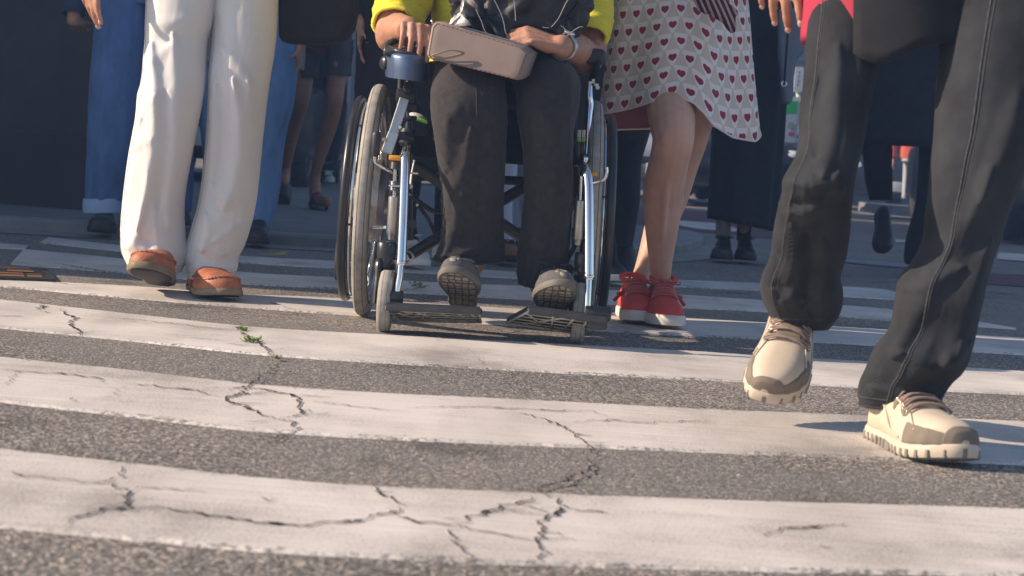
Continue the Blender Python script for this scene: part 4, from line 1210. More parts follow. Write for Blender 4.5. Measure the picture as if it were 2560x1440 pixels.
armK = dict(pts=[(P(2050,-1050,3.02), .055), (P(1962,-560,3.08), .044), (P(1948,-196,2.97), .030)], nails=True,
            hand=dict(d=(.06, -.05, -1), n=(.35, .93, 0), side=1, curl=((.05,.3,.5),(.15,.45,.8),(.2,.55,.95),(.25,.6,1.0)), spread=.05, thumb=(.85, .42, .0), sc=1.02, tcurl=.05))
armK2 = dict(pts=[(P(2620,-1040,3.02), .055), (P(2750,-600,3.1), .044), (P(2740,-240,3.0), .030)], hand=dict(d=(0, -.2, -1), n=(-.6, .8, 0), side=-1, sc=1.02))
oK, infK = generic_person('man in a crimson shirt and faded black jeans, striding past in cream hiking shoes', G(2290, 1140), 1.76, centre_legs([K_L, K_R], (.06, .045, .04, .03)), hip_c=hipK, arms=[armK, armK2], voxel=.0042, smooth_it=5)
jn = MB()
RK_L = [([(1962,452),(2005,478),(2062,462),(2080,430)], 12, .009), ([(1966,500),(2000,506),(2040,488),(2062,462)], 9, -.007), ([(1950,530),(2000,535),(2048,508),(2090,470)], 12, .012), ([(2078,120),(2074,260),(2058,380),(2040,440)], 20, .010), ([(2040,200),(2038,300),(2026,390)], 14, -.008),
 ([(1962,560),(1970,640),(1948,700)], 18, .010), ([(2000,580),(2010,680),(1990,760)], 16, -.010), ([(1930,640),(1950,690),(1930,740)], 12, -.008), ([(1912,720),(1950,742),(2000,742)], 10, .008), ([(2040,600),(2050,700),(2040,790)], 18, .008)]
RK_R = [([(2440,420),(2400,540),(2330,640),(2275,760),(2215,880)], 20, .012), ([(2450,600),(2410,720),(2390,800),(2330,900)], 22, .014), ([(2250,720),(2300,690),(2380,660)], 14, .009), ([(2225,870),(2290,905),(2360,890),(2410,840)], 13, .012), ([(2165,960),(2240,985),(2330,962)], 14, .012), ([(2380,840),(2360,920),(2345,980)], 14, .008), ([(2500,250),(2470,380),(2420,500)], 24, .012)]
_, rL = leg_loft(jn, K_L, 170, 100, 1.05, .0085, 7.1, 3.6, lambda t: .5 + .8 * t, flow=.2, ridges=RK_L)
cK, rK = leg_loft(jn, K_R, 170, 100, 1.05, .0090, 9.7, 3.2, lambda t: .5 + .9 * t, flow=-.25, ridges=RK_R)
oval_loft(jn, [(hipK + Vector((0, 0, -.08)), .165, .13), (hipK + Vector((0, 0, .03)), .17, .135), (hipK + Vector((0, 0, .14)), .16, .12)], amp=.004)
jn.build('jeans', M_DENIM, oK)
# raised seams on the side of the jeans
ss = MB()
for q_, j0 in ((rK, 66), (rL, 60)):
    pts = [q_[i][j0] for i in range(4, 166)]
    ss.tube(pts, [.0013 + .0008 * (i % 2) for i in range(len(pts))], 6)
    ss.tube([q_[i][j0 + 1] for i in range(4, 166)], .0012, 5)
    ss.tube(q_[160], .0011, 5, closed=True)
ss.build('seam', mat('faded_seam', (.050, .052, .057), .9, var=.4, vscale=120), oK)
hK = MB(); hK.tube(rK[169], .0030, 6, closed=True); hK.build('hem', M_DENIM, oK)
# shirt with a hem slit, arms in short sleeves
sh_ = MB()
rows = []
for i in range(40):
    tt = i / 39; ring = []
    for j in range(72):
        th = 2 * PI * j / 72; ct, st = math.cos(th), math.sin(th)
        px = 2270 + (lin(262, 272, tt)) * ct
        hy_ = 90 + 22 * max(0, -ct) ** 3 + 8 * st
        f_ = fold(ct, st, tt * .6, 3.3, .012, 5)
        p = P(px, lin(-980, hy_, tt), 2.98 + st * lin(.12, .165, tt ** .5)); p += Vector((ct, st, 0)) * f_
        ring.append(p)
    rows.append(ring)
rows.append([hipK.lerp(p, .97) for p in rows[-1]]); rows.append([p + Vector((0, 0, .03)) for p in rows[-1]])
sh_.grid(rows)
for i, a in enumerate(infK[3]):
    p = [q for q, r in a['pts']]
    sleeve(sh_, [p[0], p[0].lerp(p[1], .8)], [.085, .075], seed=3 + i)
ch, nk = infK[0], infK[1]
oval_loft(sh_, [(ch + Vector((0, 0, -.02)), .18, .12), (nk - Vector((0, 0, .04)), .175, .1), (nk, .09, .08)], cap=False)
sh_.build('shirt', M_REDSH, oK)
# black jacket-shaped sheet added where the red shirt only lies in shade
shade_sheet = MB(); rows = []
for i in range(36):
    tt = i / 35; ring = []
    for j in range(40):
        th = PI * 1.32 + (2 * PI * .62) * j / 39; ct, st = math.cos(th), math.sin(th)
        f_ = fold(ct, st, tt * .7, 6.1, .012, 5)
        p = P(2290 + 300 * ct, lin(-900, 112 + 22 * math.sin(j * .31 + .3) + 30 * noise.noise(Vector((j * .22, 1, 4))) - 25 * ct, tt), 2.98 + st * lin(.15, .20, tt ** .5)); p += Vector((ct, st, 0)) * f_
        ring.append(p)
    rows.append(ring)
shade_sheet.grid(rows, close_u=False)
shade_sheet_o = shade_sheet.build('jacket', M_BLACK, oK); so = shade_sheet_o.modifiers.new('s', 'SOLIDIFY'); so.thickness = .006
for hl_, to_, sd_, up_ in ((At(2192, 2.91, .0), At(2362, 2.675, .002), 1, (0, 0, 1)), (At(1990, 3.17, .190), At(1915, 2.945, .024), -1, (0, -.62, .78))):
    r, surf, patch, blob, W_ = shoe(oK, hl_, to_, up_, L=.285, wide=1.10, high=1.08, sole_t=.020, side=sd_, upper_m=M_HIKE, sole_m=M_HMID, lace_m=M_HLACE, collar_m=M_HMESH, toecap=M_HGREY, toecap_t=.955, tread_m=M_HSOLE, kind='hiker', sole_out=.004, toe_spring=.014, name='hiking_shoe', lace_rows=5, lace_t=(.42, .64))
    for sg in (0, 1):
        f_ = (lambda a: a) if sg == 0 else (lambda a: PI - a)
        blob('mesh_panel', M_HMESH, .61, f_(.86), .052, .20); blob('mesh_panel', M_HMESH, .475, f_(.78), .028, .26)
        patch('toe_rand', M_HGREY, .69, .972, min(f_(.02), f_(.66)), max(f_(.02), f_(.66)), .0026)
        pp = MB(); pp.tube(path([surf(t_, f_(p_), .0015) for t_, p_ in ((.30, 1.0), (.40, .75), (.52, .92), (.64, .98), (.74, .72), (.80, .45))], 30), .0016, 5); pp.build('seam', M_HMID, r)
        pp = MB(); pp.tube(path([surf(t_, f_(p_), .0015) for t_, p_ in ((.04, .75), (.14, .9), (.24, .60), (.36, .30), (.50, .16), (.66, .13))], 30), .0020, 5); pp.build('seam', M_HMID, r)
    lm = MB(); lm.tube([surf(.05 + .004 * k, (.52 + .05 * math.sin(k * 1.7)) if sd_ > 0 else PI - .52 - .05 * math.sin(k * 1.7), .0006) for k in range(14)], .0008, 4)
    lm.tube([surf(.045 + .012 * math.sin(k * .5), (.80 + .012 * k) if sd_ > 0 else PI - .80 - .012 * k, .0006) for k in range(10)], .0009, 4)
    lm.build('stitched_mark', M_HGREY, r)
# ------------------------------------------------------------------ the wheelchair
M_TYRE = mat('grey_tyre', (.34, .315, .275), .75, var=.28, vscale=26, bump=.3, bscale=150)
M_RUBB = mat('soft_black', (.030, .030, .032), .5, var=.2, vscale=20, bump=.15, bscale=300)
M_BLKP = mat('black_paint', (.025, .025, .028), .32, var=.2)
M_ALU = mat('alloy', (.55, .54, .52), .42, 1.0, var=.12, vscale=40, bump=.15, bscale=200)
M_BLUEM = mat('blue_metal_flake', (.115, .165, .27), .36, .55, var=.10, vscale=60)
M_AMBER = mat('amber_plastic', (.72, .33, .03), .4, var=.05)
M_LIME = mat('lime_trim', (.30, .62, .06), .7, var=.1)
M_PADGREY = mat('grey_pad', (.55, .54, .52), .8)
M_DRIM = mat('rim_alloy', (.5, .5, .5), .3, 1.0)

wc0 = At(1195, 4.3, 0)
WC = empty('wheelchair', wc0, 'black and chrome wheelchair with grey tyres and a blue control box', 'wheelchair')

def big_wheel(xb, xt, Y, R, out, rim_off):
    """Drive wheel from the contact x and the top x; out = -1/+1 the outer side."""
    c = Vector(((xb + xt) / 2, Y, R))
    ax = Vector((2 * R, 0, -(xt - xb))).normalized() * out
    w = empty('drive_wheel', (0, 0, 0), None, None); w.parent = WC; w.location = c - wc0
    t = MB(); prof = [(-.017, R - .030), (-.0185, R - .020), (-.0165, R - .008), (-.011, R - .002), (-.004, R), (.004, R), (.011, R - .002), (.0165, R - .008), (.0185, R - .020), (.017, R - .030), (.012, R - .036), (-.012, R - .036), (-.020, R - .030)]
    a = Vector((0, 0, 1)); a = (a - ax * a.dot(ax)).normalized(); b = ax.cross(a)
    def ringlathe(mb, prof, seg=96):
        mb.grid([[c + ax * o + (a * math.cos(2 * PI * j / seg) + b * math.sin(2 * PI * j / seg)) * r for j in range(seg)] for o, r in prof])
    ringlathe(t, prof); t.build('tyre', M_TYRE, w)
    g_ = MB()
    for o in (-.009, 0, .009): g_.torus(c + ax * o, ax, R - .0012 - abs(o) * .12, .0012, 96, 6)
    g_.build('tread_groove', M_DARKSOLE, w)
    r_ = MB(); ringlathe(r_, [(-.012, R - .036), (-.013, R - .046), (-.008, R - .056), (.008, R - .056), (.013, R - .046), (.012, R - .036), (-.012, R - .036)]); r_.build('rim', M_DRIM, w)
    h = MB(); h.lathe(c, ax, [(-.045, .022), (-.043, .03), (-.035, .034), (-.030, .085), (-.022, .105), (.020, .108), (.030, .098), (.036, .05), (.060, .045), (.066, .02)], 40); h.build('hub', M_ALU, w, sharp=40)
    s_ = MB()
    for k in range(24):
        th = 2 * PI * k / 24; th2 = th + (.42 if k % 2 else -.42); o = -.012 if k % 2 else .012
        s_.tube([c + ax * o + (a * math.cos(th) + b * math.sin(th)) * .098, c + (a * math.cos(th2) + b * math.sin(th2)) * (R - .05)], .0013, 5)
    s_.build('spokes', M_CHROME, w)
    hr = MB(); hr.torus(c + ax * rim_off, ax, R * .85, .0115, 96, 12); hr.build('hand_rim', M_BLKP, w)
    h2 = MB(); h2.torus(c + ax * (rim_off - .017), ax, R * .835, .0055, 96, 8); h2.build('hand_rim_plate', M_CHROME, w)
    for k in range(6):
        th = 2 * PI * k / 6 + .3; d = a * math.cos(th) + b * math.sin(th)
        tb = MB(); tb.tube([c + ax * rim_off + d * R * .85, c + ax * .008 + d * (R - .048)], .004, 6)
        tb.build('hand_rim_tab', M_BLKP, w)
    return c, ax
xl = At(908, 4.40, 0).x
cl, axl = big_wheel(xl, xl + .006, 4.40, .296, -1, .047)
xr = At(1456, 4.42, 0).x
cr, axr = big_wheel(xr, xr - .012, 4.42, .296, 1, .042)

def caster(bottom, top_px, top_py, side):
    R = .073; c = bottom + Vector((0, .0, R))
    w = empty('caster', (0, 0, 0), None, None); w.parent = WC; w.location = c - wc0
    t = MB(); t.lathe(c, (1, 0, 0), [(-.015, R - .026), (-.0165, R - .016), (-.0145, R - .005), (-.009, R - .0005), (0, R), (.009, R - .0005), (.0145, R - .005), (.0165, R - .016), (.015, R - .026)], 56); t.build('tyre', M_TYRE, w)
    g_ = MB()
    for o in (-.006, .006): g_.torus(c + Vector((o, 0, 0)), (1, 0, 0), R - .001, .0009, 56, 6)
    g_.build('tread_groove', M_DARKSOLE, w)
    h = MB(); h.lathe(c, (1, 0, 0), [(-.018, .012), (-.017, .030), (-.012, .046), (.012, .046), (.017, .030), (.018, .012)], 32); h.build('hub', M_BLKP, w, sharp=40)
    f = MB()
    top = P(top_px, top_py, c.y + .035)
    for k in (-1, 1):
        x = k * .0245
        f.tube(path([c + Vector((x, -.004, -.008)), c + Vector((x, .004, .035)), c + Vector((x * .98, .022, .085)), top.lerp(c, .0) + Vector((x * .35, 0, -.045)), top], 20), [.0085] * 8 + [.011] * 6 + [.016] * 6, 10, flat=1.5, up=(0, -1, 0))
        f.lathe(c + Vector((x, 0, 0)), (1, 0, 0), [(-.006, .010), (.006, .010)], 16)
    f.lathe(top + Vector((0, 0, -.02)), (0, 0, 1), [(-.05, .012), (-.03, .021), (.0, .024), (.024, .024), (.028, .020)], 28)
    f.build('fork', M_BLKP, w, sharp=50)
    return c, top
ccl, topl = caster(G(959, 829), 968, 612, -1)
ccr, topr = caster(G(1441, 858), 1462, 640, 1)

def part(name, m, build, smooth=True, sharp=45, bev=0):
    mb = MB(); build(mb); o = mb.build(name, m, WC, smooth=smooth, sharp=sharp)
    if bev:
        bv = o.modifiers.new('b', 'BEVEL'); bv.width = bev; bv.segments = 2
    return o
YF = 4.03
def T(mb, pts, r, seg=14, n=0):
    pts = [P(*p) for p in pts]
    mb.tube(path(pts, n) if n else pts, r, seg)
# chrome legrest hangers, outer tube and thinner inner tube
part('legrest_tube', M_CHROME, lambda m: T(m, [(1055,372,4.32),(1038,366,4.22),(1022,370,4.13),(1014,388,4.06),(1012,430,4.04),(1008,540,4.02),(1003,657,4.0)], .0118, 18, 60))
part('legrest_tube', M_CHROME, lambda m: T(m, [(1420,408,4.34),(1440,404,4.24),(1456,410,4.14),(1466,432,4.06),(1471,470,4.04),(1472,560,4.02),(1472,694,4.0)], .0118, 18, 60))
part('legrest_inner_tube', M_CHROME, lambda m: T(m, [(1004,640,4.0),(1000,690,3.99),(991,742,3.985)], .0080, 14))
part('legrest_inner_tube', M_CHROME, lambda m: T(m, [(1472,680,4.0),(1470,730,3.99),(1468,785,3.985)], .0080, 14))
def collar_(mb, px, py, Y, r, h=.006):
    c = P(px, py, Y); mb.lathe(c, (0, 0, 1), [(-h, r * .9), (-h * .6, r), (h * .6, r), (h, r * .9)], 20)
part('tube_collar', M_CHROME, lambda m: collar_(m, 1003, 657, 4.0, .0128))
part('tube_collar', M_CHROME, lambda m: collar_(m, 1472, 692, 4.0, .0128))
# front uprights and armrest posts
part('upright', M_CHROME, lambda m: T(m, [(1474,205,4.26),(1472,240,4.25),(1474,262,4.25),(1471,300,4.24),(1464,440,4.22)], [.0065,.0095,.0100,.0085,.0085], 14, 30))
part('upright', M_BLKP, lambda m: T(m, [(1003,196,4.28),(1000,280,4.27),(994,330,4.26),(990,470,4.2)], .0090, 14))
part('upright', M_ALU, lambda m: T(m, [(1022,205,4.30),(1018,300,4.28),(1010,420,4.24),(1004,560,4.2)], .0075, 12))
def flatbar(mb, a, b, w, th):
    a, b = P(*a), P(*b); d = (b - a).normalized(); y = Vector((0, 1, 0)); y = (y - d * y.dot(d)).normalized(); x = d.cross(y)
    mb.prism([a + x * w - y * th, b + x * w - y * th, b - x * w - y * th, a - x * w - y * th], y * th * 2)
part('armrest_lever', M_ALU, lambda m: flatbar(m, (1012,246,4.20), (978,352,4.17), .0125, .004), smooth=False, bev=.002)
part('lever_clamp', M_ALU, lambda m: (flatbar(m, (985,332,4.16), (966,384,4.15), .0135, .010), m.lathe(P(962,350,4.14), (0, -1, 0), [(0, .006), (.004, .006)], 12)), smooth=False, bev=.003)
part('brake_knob', M_RUBB, lambda m: m.lathe(P(937,392,4.12), (.02, 0, 1), [(0, .006), (.006, .0095), (.030, .0105), (.052, .0115), (.058, .0095), (.062, .004)], 20))
part('brake_rod', M_CHROME, lambda m: T(m, [(937,388,4.12),(937,402,4.12),(945,412,4.12),(975,428,4.13),(1000,440,4.15)], .0042, 10, 24))
part('brake_rod', M_CHROME, lambda m: T(m, [(1516,418,4.12),(1516,436,4.12),(1508,450,4.12),(1480,458,4.13),(1460,462,4.15)], .0045, 10, 24))
part('amber_clip', M_AMBER, lambda m: m.box(P(990,395,4.10), (.032, .03, .0125), None, .003), sharp=30)
part('amber_clip', M_AMBER, lambda m: m.box(P(1487,435,4.12), (.013, .02, .011), None, .002), sharp=30)
# suspension strut with nuts, both sides
def strut(m, cx, y0, y1, Y):
    a, b = P(cx, y0, Y), P(cx - 6, y1, Y); d = (b - a)
    L_ = d.length
    m.lathe(a, d, [(0, .008), (.002, .0128), (L_ - .004, .0128), (L_, .010), (L_ + .012, .008)], 28)
part('strut', M_ALU, lambda m: strut(m, 985, 490, 586, 4.10))
part('strut', M_ALU, lambda m: strut(m, 1450, 500, 600, 4.14))
def bellows(m, px, y0, y1, Y, r):
    a, b = P(px, y0, Y), P(px - 2, y1, Y); L_ = (b - a).length; prof = []
    for k in range(13): prof += [(L_ * k / 12, r * (1 if k % 2 else .78))]
    m.lathe(a, b - a, prof, 24)
part('strut_nut', M_STEEL, lambda m: bellows(m, 987, 452, 478, 4.10, .0125))
part('strut_nut', M_STEEL, lambda m: bellows(m, 989, 404, 424, 4.10, .0135))
part('strut_rod', M_CHROME, lambda m: (T(m, [(988,424,4.10),(986,492,4.10)], .0050, 10), m.box(P(990,465,4.09), (.034, .012, .004), None, .001)))
part('strut_rod', M_CHROME, lambda m: T(m, [(1452,440,4.14),(1450,505,4.14)], .0050, 10))
part('bracket', M_BLKP, lambda m: (m.box(P(1016,240,4.26), (.05, .04, .035), None, .006), m.box(P(1030,268,4.27), (.035, .03, .02), None, .005), m.lathe(P(1022,222,4.22), (0, -1, .2), [(0, .014), (.02, .014), (.024, .010)], 16)), sharp=30)
part('bracket', M_BLKP, lambda m: (m.box(P(1010,345,4.2), (.055, .05, .020), None, .005), m.lathe(P(1020,330,4.18), (0, 0, 1), [(-.01, .013), (.0, .020), (.008, .016)], 20), m.lathe(P(1016,357,4.14), (0, 0, 1), [(-.008, .013), (.0, .019), (.006, .015)], 20)), sharp=30)
part('bracket', M_BLKP, lambda m: (m.box(P(1458,405,4.2), (.045, .05, .022), None, .005), m.lathe(P(1462,392,4.16), (0, 0, 1), [(-.008, .010), (.0, .016), (.008, .012)], 18)), sharp=30)
part('bolt', M_CHROME, lambda m: m.lathe(P(1463,398,4.13), (0, -.5, 1), [(-.006, .007), (.004, .007), (.007, .004)], 12))
part('bolt', M_CHROME, lambda m: m.lathe(P(1000,318,4.15), (0, -1, 0), [(-.004, .006), (.004, .006), (.006, .004)], 12))
part('adjuster_plate', M_CHROME, lambda m: (T(m, [(1036,400,4.1),(1030,430,4.1),(1026,466,4.1)], .0042, 8), m.box(P(1034,433,4.1), (.022, .01, .004)), m.lathe(P(1026,466,4.09), (0, -1, 0), [(0, .006), (.006, .006)], 12)))
part('stub_pin', M_CHROME, lambda m: T(m, [(934,568,4.2),(962,568,4.15)], .004, 8))
# right side: alloy legs of the folding frame
part('side_strut', M_STEEL, lambda m: flatbar(m, (1444,508,4.16), (1441,600,4.16), .0065, .004), smooth=False)
part('side_strut', M_BLKP, lambda m: T(m, [(1447,590,4.15),(1432,625,4.16),(1418,650,4.18)], .0060, 10))
# frame
part('side_frame', M_BLKP, lambda m: (T(m, [(1050,372,4.30),(1046,372,4.75)], .0125, 12), T(m, [(1030,560,4.25),(1030,560,4.78)], .0125, 12), T(m, [(1020,330,4.72),(1018,-110,4.78)], .012, 12), T(m, [(1022,600,4.74),(1020,330,4.72)], .012, 12), T(m, [(1004,598,4.18),(1006,470,4.18),(1010,380,4.2)], .012, 12)))
part('side_frame', M_BLKP, lambda m: (T(m, [(1425,408,4.32),(1425,408,4.75)], .0125, 12), T(m, [(1440,590,4.25),(1440,590,4.78)], .0125, 12), T(m, [(1438,360,4.72),(1440,-110,4.78)], .012, 12), T(m, [(1440,620,4.74),(1438,360,4.72)], .012, 12), T(m, [(1462,630,4.18),(1462,500,4.18),(1460,410,4.2)], .012, 12)))
part('cross_brace', M_BLKP, lambda m: T(m, [(1020,640,4.36),(1120,580,4.37),(1300,475,4.39),(1430,400,4.40)], .0150, 14, 20))
part('cross_brace', M_BLKP, lambda m: T(m, [(1440,690,4.42),(1300,590,4.43),(1120,470,4.45),(1040,415,4.46)], .0150, 14, 20))
part('cross_bar', M_BLKP, lambda m: T(m, [(1030,440,4.50),(1420,458,4.50)], .0120, 12))
part('brace_ring', M_STEEL, lambda m: m.torus(P(1019,641,4.33), (0, -1, 0), .0135, .0036, 28, 10, 2.2))
part('cable', M_RUBB, lambda m: T(m, [(1022,486,4.2),(1048,505,4.2),(1062,515,4.22),(1084,528,4.26),(1110,530,4.3)], .0058, 10, 30))
part('cable', M_RUBB, lambda m: T(m, [(1044,512,4.2),(1058,530,4.22),(1074,555,4.26),(1094,600,4.3)], .0050, 10, 30))
part('cable', M_RUBB, lambda m: T(m, [(1040,295,4.2),(1022,296,4.19),(1006,308,4.19),(1004,330,4.19),(1020,342,4.2)], .0052, 10, 30))
part('cable_sleeve', M_STEEL, lambda m: T(m, [(1020,484,4.2),(1046,503,4.2)], .0062, 10))
# seat, backrest, push handles
zs = .468
def slab(m, x0, x1, y0, y1, z0, z1): m.box(((x0 + x1) / 2, (y0 + y1) / 2, (z0 + z1) / 2), (x1 - x0, y1 - y0, z1 - z0), None, .02)
xs0, xs1 = At(1040, 4.5, .47).x, At(1440, 4.5, .47).x
part('seat', M_BLACK, lambda m: slab(m, xs0, xs1, 4.24, 4.70, .415, zs))
part('backrest', M_BLACK, lambda m: slab(m, xs0 + .01, xs1 - .01, 4.70, 4.745, .47, .96))
for px in (1018, 1440):
    part('push_handle', M_RUBB, lambda m: m.tube(path([P(px, -110, 4.78), P(px, -128, 4.80), P(px, -135, 4.84), P(px, -132, 4.94)], 16), .015, 12))
part('seat_pouch', M_LIME, lambda m: (m.box(P(1050,300,4.22), (.040, .02, .0085), Matrix.Rotation(.25, 3, 'Y'), .003)))
part('seat_pad', M_PADGREY, lambda m: m.ellipsoid(P(1046,293,4.235), (.024, .02, .009), Matrix.Rotation(.3, 3, 'Y')))
for px in (1448, 1459):
    part('side_label', M_PADGREY, lambda m: m.box(P(px,334,4.2), (.009, .008, .018), None, .001))
    part('side_label', M_LIME, lambda m: m.box(P(px,349,4.2), (.009, .009, .010), None, .001))
# armrests and the control box
part('armrest', M_RUBB, lambda m: m.box(P(1012,140,4.52), (.055, .30, .032), None, .012))
part('armrest', M_RUBB, lambda m: m.box(P(1478,150,4.46), (.062, .34, .040), None, .014))
part('armrest_side', M_BLACK, lambda m: m.box(P(1486,185,4.46), (.012, .34, .075), None, .006))
def curved_shell(m):
    pts = [(963,4.24),(968,4.18),(980,4.145),(998,4.128),(1018,4.122),(1040,4.128),(1058,4.145),(1068,4.18),(1071,4.24)]
    n = 40; q = crom([(float(a), b) for a, b in pts], n)
    o_, i_ = [], []
    for k, (px, Y) in enumerate(q):
        u = k / (n - 1)
        y0 = 133 + 10 * u; y1 = 190 + 20 * u
        A, B = P(px, y0, Y), P(px, y1, Y)
        bulge = Vector((0, -.003, 0))
        o_.append([A + Vector((0, .010, .004)), A, A.lerp(B, .15) + bulge, A.lerp(B, .6) + bulge, B, B + Vector((0, .006, 0)), A + Vector((0, .012, 0))])
    m.grid(o_, close_u=True, cap0=True, cap1=True)
part('control_box', M_BLUEM, curved_shell, sharp=60)
def ctl_top(m):
    M = Matrix.Rotation(-.12, 3, 'Y')
    m.box(P(1016,133,4.22), (.100, .15, .016), M, .007)
    m.box(P(1020,126,4.20), (.070, .07, .014), M, .006)
part('control_panel', M_RUBB, ctl_top)
part('panel_rim', M_BLKP, lambda m: T(m, [(972,118,4.24),(982,124,4.16),(1004,130,4.135),(1036,138,4.135),(1064,142,4.16)], .0055, 10, 30))
part('joystick', M_RUBB, lambda m: m.lathe(P(1046,124,4.19), (0, -.1, 1), [(0, .012), (.012, .006), (.024, .006), (.034, .011), (.042, .009), (.046, .003)], 18))
part('arm_pad_bracket', M_BLKP, lambda m: (T(m, [(975,150,4.24),(966,130,4.24),(975,108,4.26),(990,102,4.30)], .009, 10, 20)))
part('panel_dial', M_CHROME, lambda m: m.torus(P(1005,121,4.17), (0, -.5, 1), .009, .0018, 24, 8))
part('box_knob', M_BLKP, lambda m: m.lathe(P(964,158,4.2), (-1, -.6, 0), [(0, .016), (.008, .016), (.012, .011)], 20))
part('right_catch', M_STEEL, lambda m: (m.box(P(1486,212,4.2), (.020, .01, .006)), m.lathe(P(1494,219,4.2), (0, -1, 0), [(0, .005), (.008, .005)], 12), m.box(P(1483,206,4.2), (.007, .01, .016))))

# footplates: front edge raised, grid underneath
M_FPL = mat('footplate_dark', (.035, .035, .037), .5, var=.3, vscale=30, bump=.4, bscale=200)
M_FPG = mat('footplate_rib', (.50, .46, .39), .55, .0, var=.2, vscale=40)
def footplate(fl, fr, rl, rr, hinge, grid, dia):
    """fl, fr front edge (raised), rl, rr rear edge, as photograph points with distance."""
    root = empty('footplate', (0, 0, 0), None, None); root.parent = WC
    A, B, C_, D = P(*fl), P(*fr), P(*rr), P(*rl)
    root.location = A - wc0
    nrm = (B - A).cross(D - A).normalized()
    if nrm.z < 0: nrm = -nrm
    p = MB(); p.prism([A, B, C_, D], nrm * .012); o = p.build('plate', M_FPL, root, smooth=False)
    e = MB(); d = (B - A).normalized(); up = Vector((0, -.2, 1)); 
    e.prism([A - d * .004 - nrm * .004, B + d * .006 - nrm * .004, B + d * .006 + nrm * .010, A - d * .004 + nrm * .010], Vector((0, -.014, -.004)))
    o = e.build('edge_bar', M_FPL, root, smooth=False); bv = o.modifiers.new('b', 'BEVEL'); bv.width = .004; bv.segments = 2
    def bl(u, v): return A.lerp(B, u).lerp(D.lerp(C_, u), v) - nrm * .0025
    r_ = MB()
    for q in ([(0,.04),(1,.04)], [(0,.97),(1,.97)], [(.004,0),(.004,1)], [(.996,0),(.996,1)]):
        r_.tube([bl(*q[0]), bl(*q[1])], .0030, 6)
    for k in range(grid[0]): r_.tube([bl(0, (k + 1) / (grid[0] + 1)), bl(1, (k + 1) / (grid[0] + 1))], .0016, 6)
    for (u0, v0, u1, v1) in dia: r_.tube([bl(u0, v0), bl(u1, v1)], .0028, 6)
    r_.build('rib', M_FPG, root)
    hx, hy, hY, hr, hl = hinge
    c = P(hx, hy, hY); h = MB()
    h.lathe(c + Vector((-hl * (1 if hl > 0 else 0), 0, 0)) if False else c, (1, .12, 0), [(-abs(hl), hr * .92), (-abs(hl) * .9, hr), (abs(hl) * .9, hr), (abs(hl), hr * .92)], 28)
    h.build('hinge', M_RUBB, root, sharp=40)
    s_ = MB(); s_.box(c + Vector((0, .0, -.022)), (abs(hl) * 1.6, .034, .03), None, .007); s_.build('hinge_bracket', M_FPL, root)
    return root
footplate((966,768,3.96), (1199,779,3.96), (1000,800,4.10), (1203,804,4.10), (985,742,3.985,.0155,.021), (4,), [(0,.1,.28,.9),(.28,.9,.42,.05),(.28,.1,.5,.9),(.10,.0,.30,.5),(.55,.05,.70,.95),(.75,.05,.86,.95),(.9,.05,.97,.9)])
footplate((1322,776,3.97), (1512,800,3.97), (1266,806,4.11), (1450,833,4.11), (1494,783,3.985,.0165,.030), (4,), [(.0,.1,.5,.9),(.2,.9,.55,.0),(.35,.1,.6,.95),(.62,.05,.75,.95),(.8,.05,.95,.9)])
part('anti_tip_wheel', M_RUBB, lambda m: m.torus(At(850, 4.95, .09), (1, .1, 0), .045, .016, 32, 10))
part('anti_tip_wheel', M_RUBB, lambda m: m.torus(At(1478, 4.95, .05), (1, 0, 0), .035, .014, 32, 10))

# ------------------------------------------------------------------ the person sitting in it
M_YEL = mat('yellow_crinkle', (.80, .68, .035), .85, var=.08, vscale=30, bump=.8, bscale=120, bdist=.003, stretch=(.35, .35, 2.2), sheen=.15)
M_BTR = mat('black_jersey', (.042, .038, .037), .95, crumple=.16, cscale=8, var=.25, vscale=60, spec=.2, sheen=.12, bump=.4, bscale=900, bdist=.0008)
M_SNK = mat('grey_knit_shoe', (.115, .105, .105), .85, var=.15, vscale=60, bump=.9, bscale=500, bdist=.0015)
M_SNKW = mat('taupe_midsole', (.15, .135, .11), .7, var=.15)
def tread_mat():
    m = bpy.data.materials.new('tread_rubber'); m.use_nodes = True; t = m.node_tree; b = t.nodes['Principled BSDF']
    tc = t.nodes.new('ShaderNodeTexCoord'); v = t.nodes.new('ShaderNodeTexVoronoi'); v.inputs['Scale'].default_value = 62; v.inputs['Randomness'].default_value = .25; v.feature = 'DISTANCE_TO_EDGE'
    t.links.new(tc.outputs['Object'], v.inputs['Vector'])
    r = t.nodes.new('ShaderNodeValToRGB'); r.color_ramp.elements[0].position = .05; r.color_ramp.elements[1].position = .16
    r.color_ramp.elements[0].color = (.07, .06, .05, 1); r.color_ramp.elements[1].color = (.33, .295, .235, 1)
    t.links.new(v.outputs['Distance'], r.inputs[0]); t.links.new(r.outputs[0], b.inputs['Base Color'])
    bp = t.nodes.new('ShaderNodeBump'); bp.inputs['Distance'].default_value = .004; t.links.new(v.outputs['Distance'], bp.inputs['Height']); t.links.new(bp.outputs[0], b.inputs['Normal'])
    b.inputs['Roughness'].default_value = .7
    return m
M_TREAD = tread_mat()
F_L = [(P(1190,172,4.58), .085), (P(1182,190,4.44), .090), (P(1172,210,4.28), .092), (P(1168,238,4.155), .0925), (P(1169,285,4.105), .0915), (P(1171,340,4.11), .0850), (P(1175,400,4.12), .0795), (P(1178,490,4.13), .0745), (P(1178,570,4.15), .0735), (P(1175,615,4.165), .0770), (P(1174,648,4.17), .0790)]
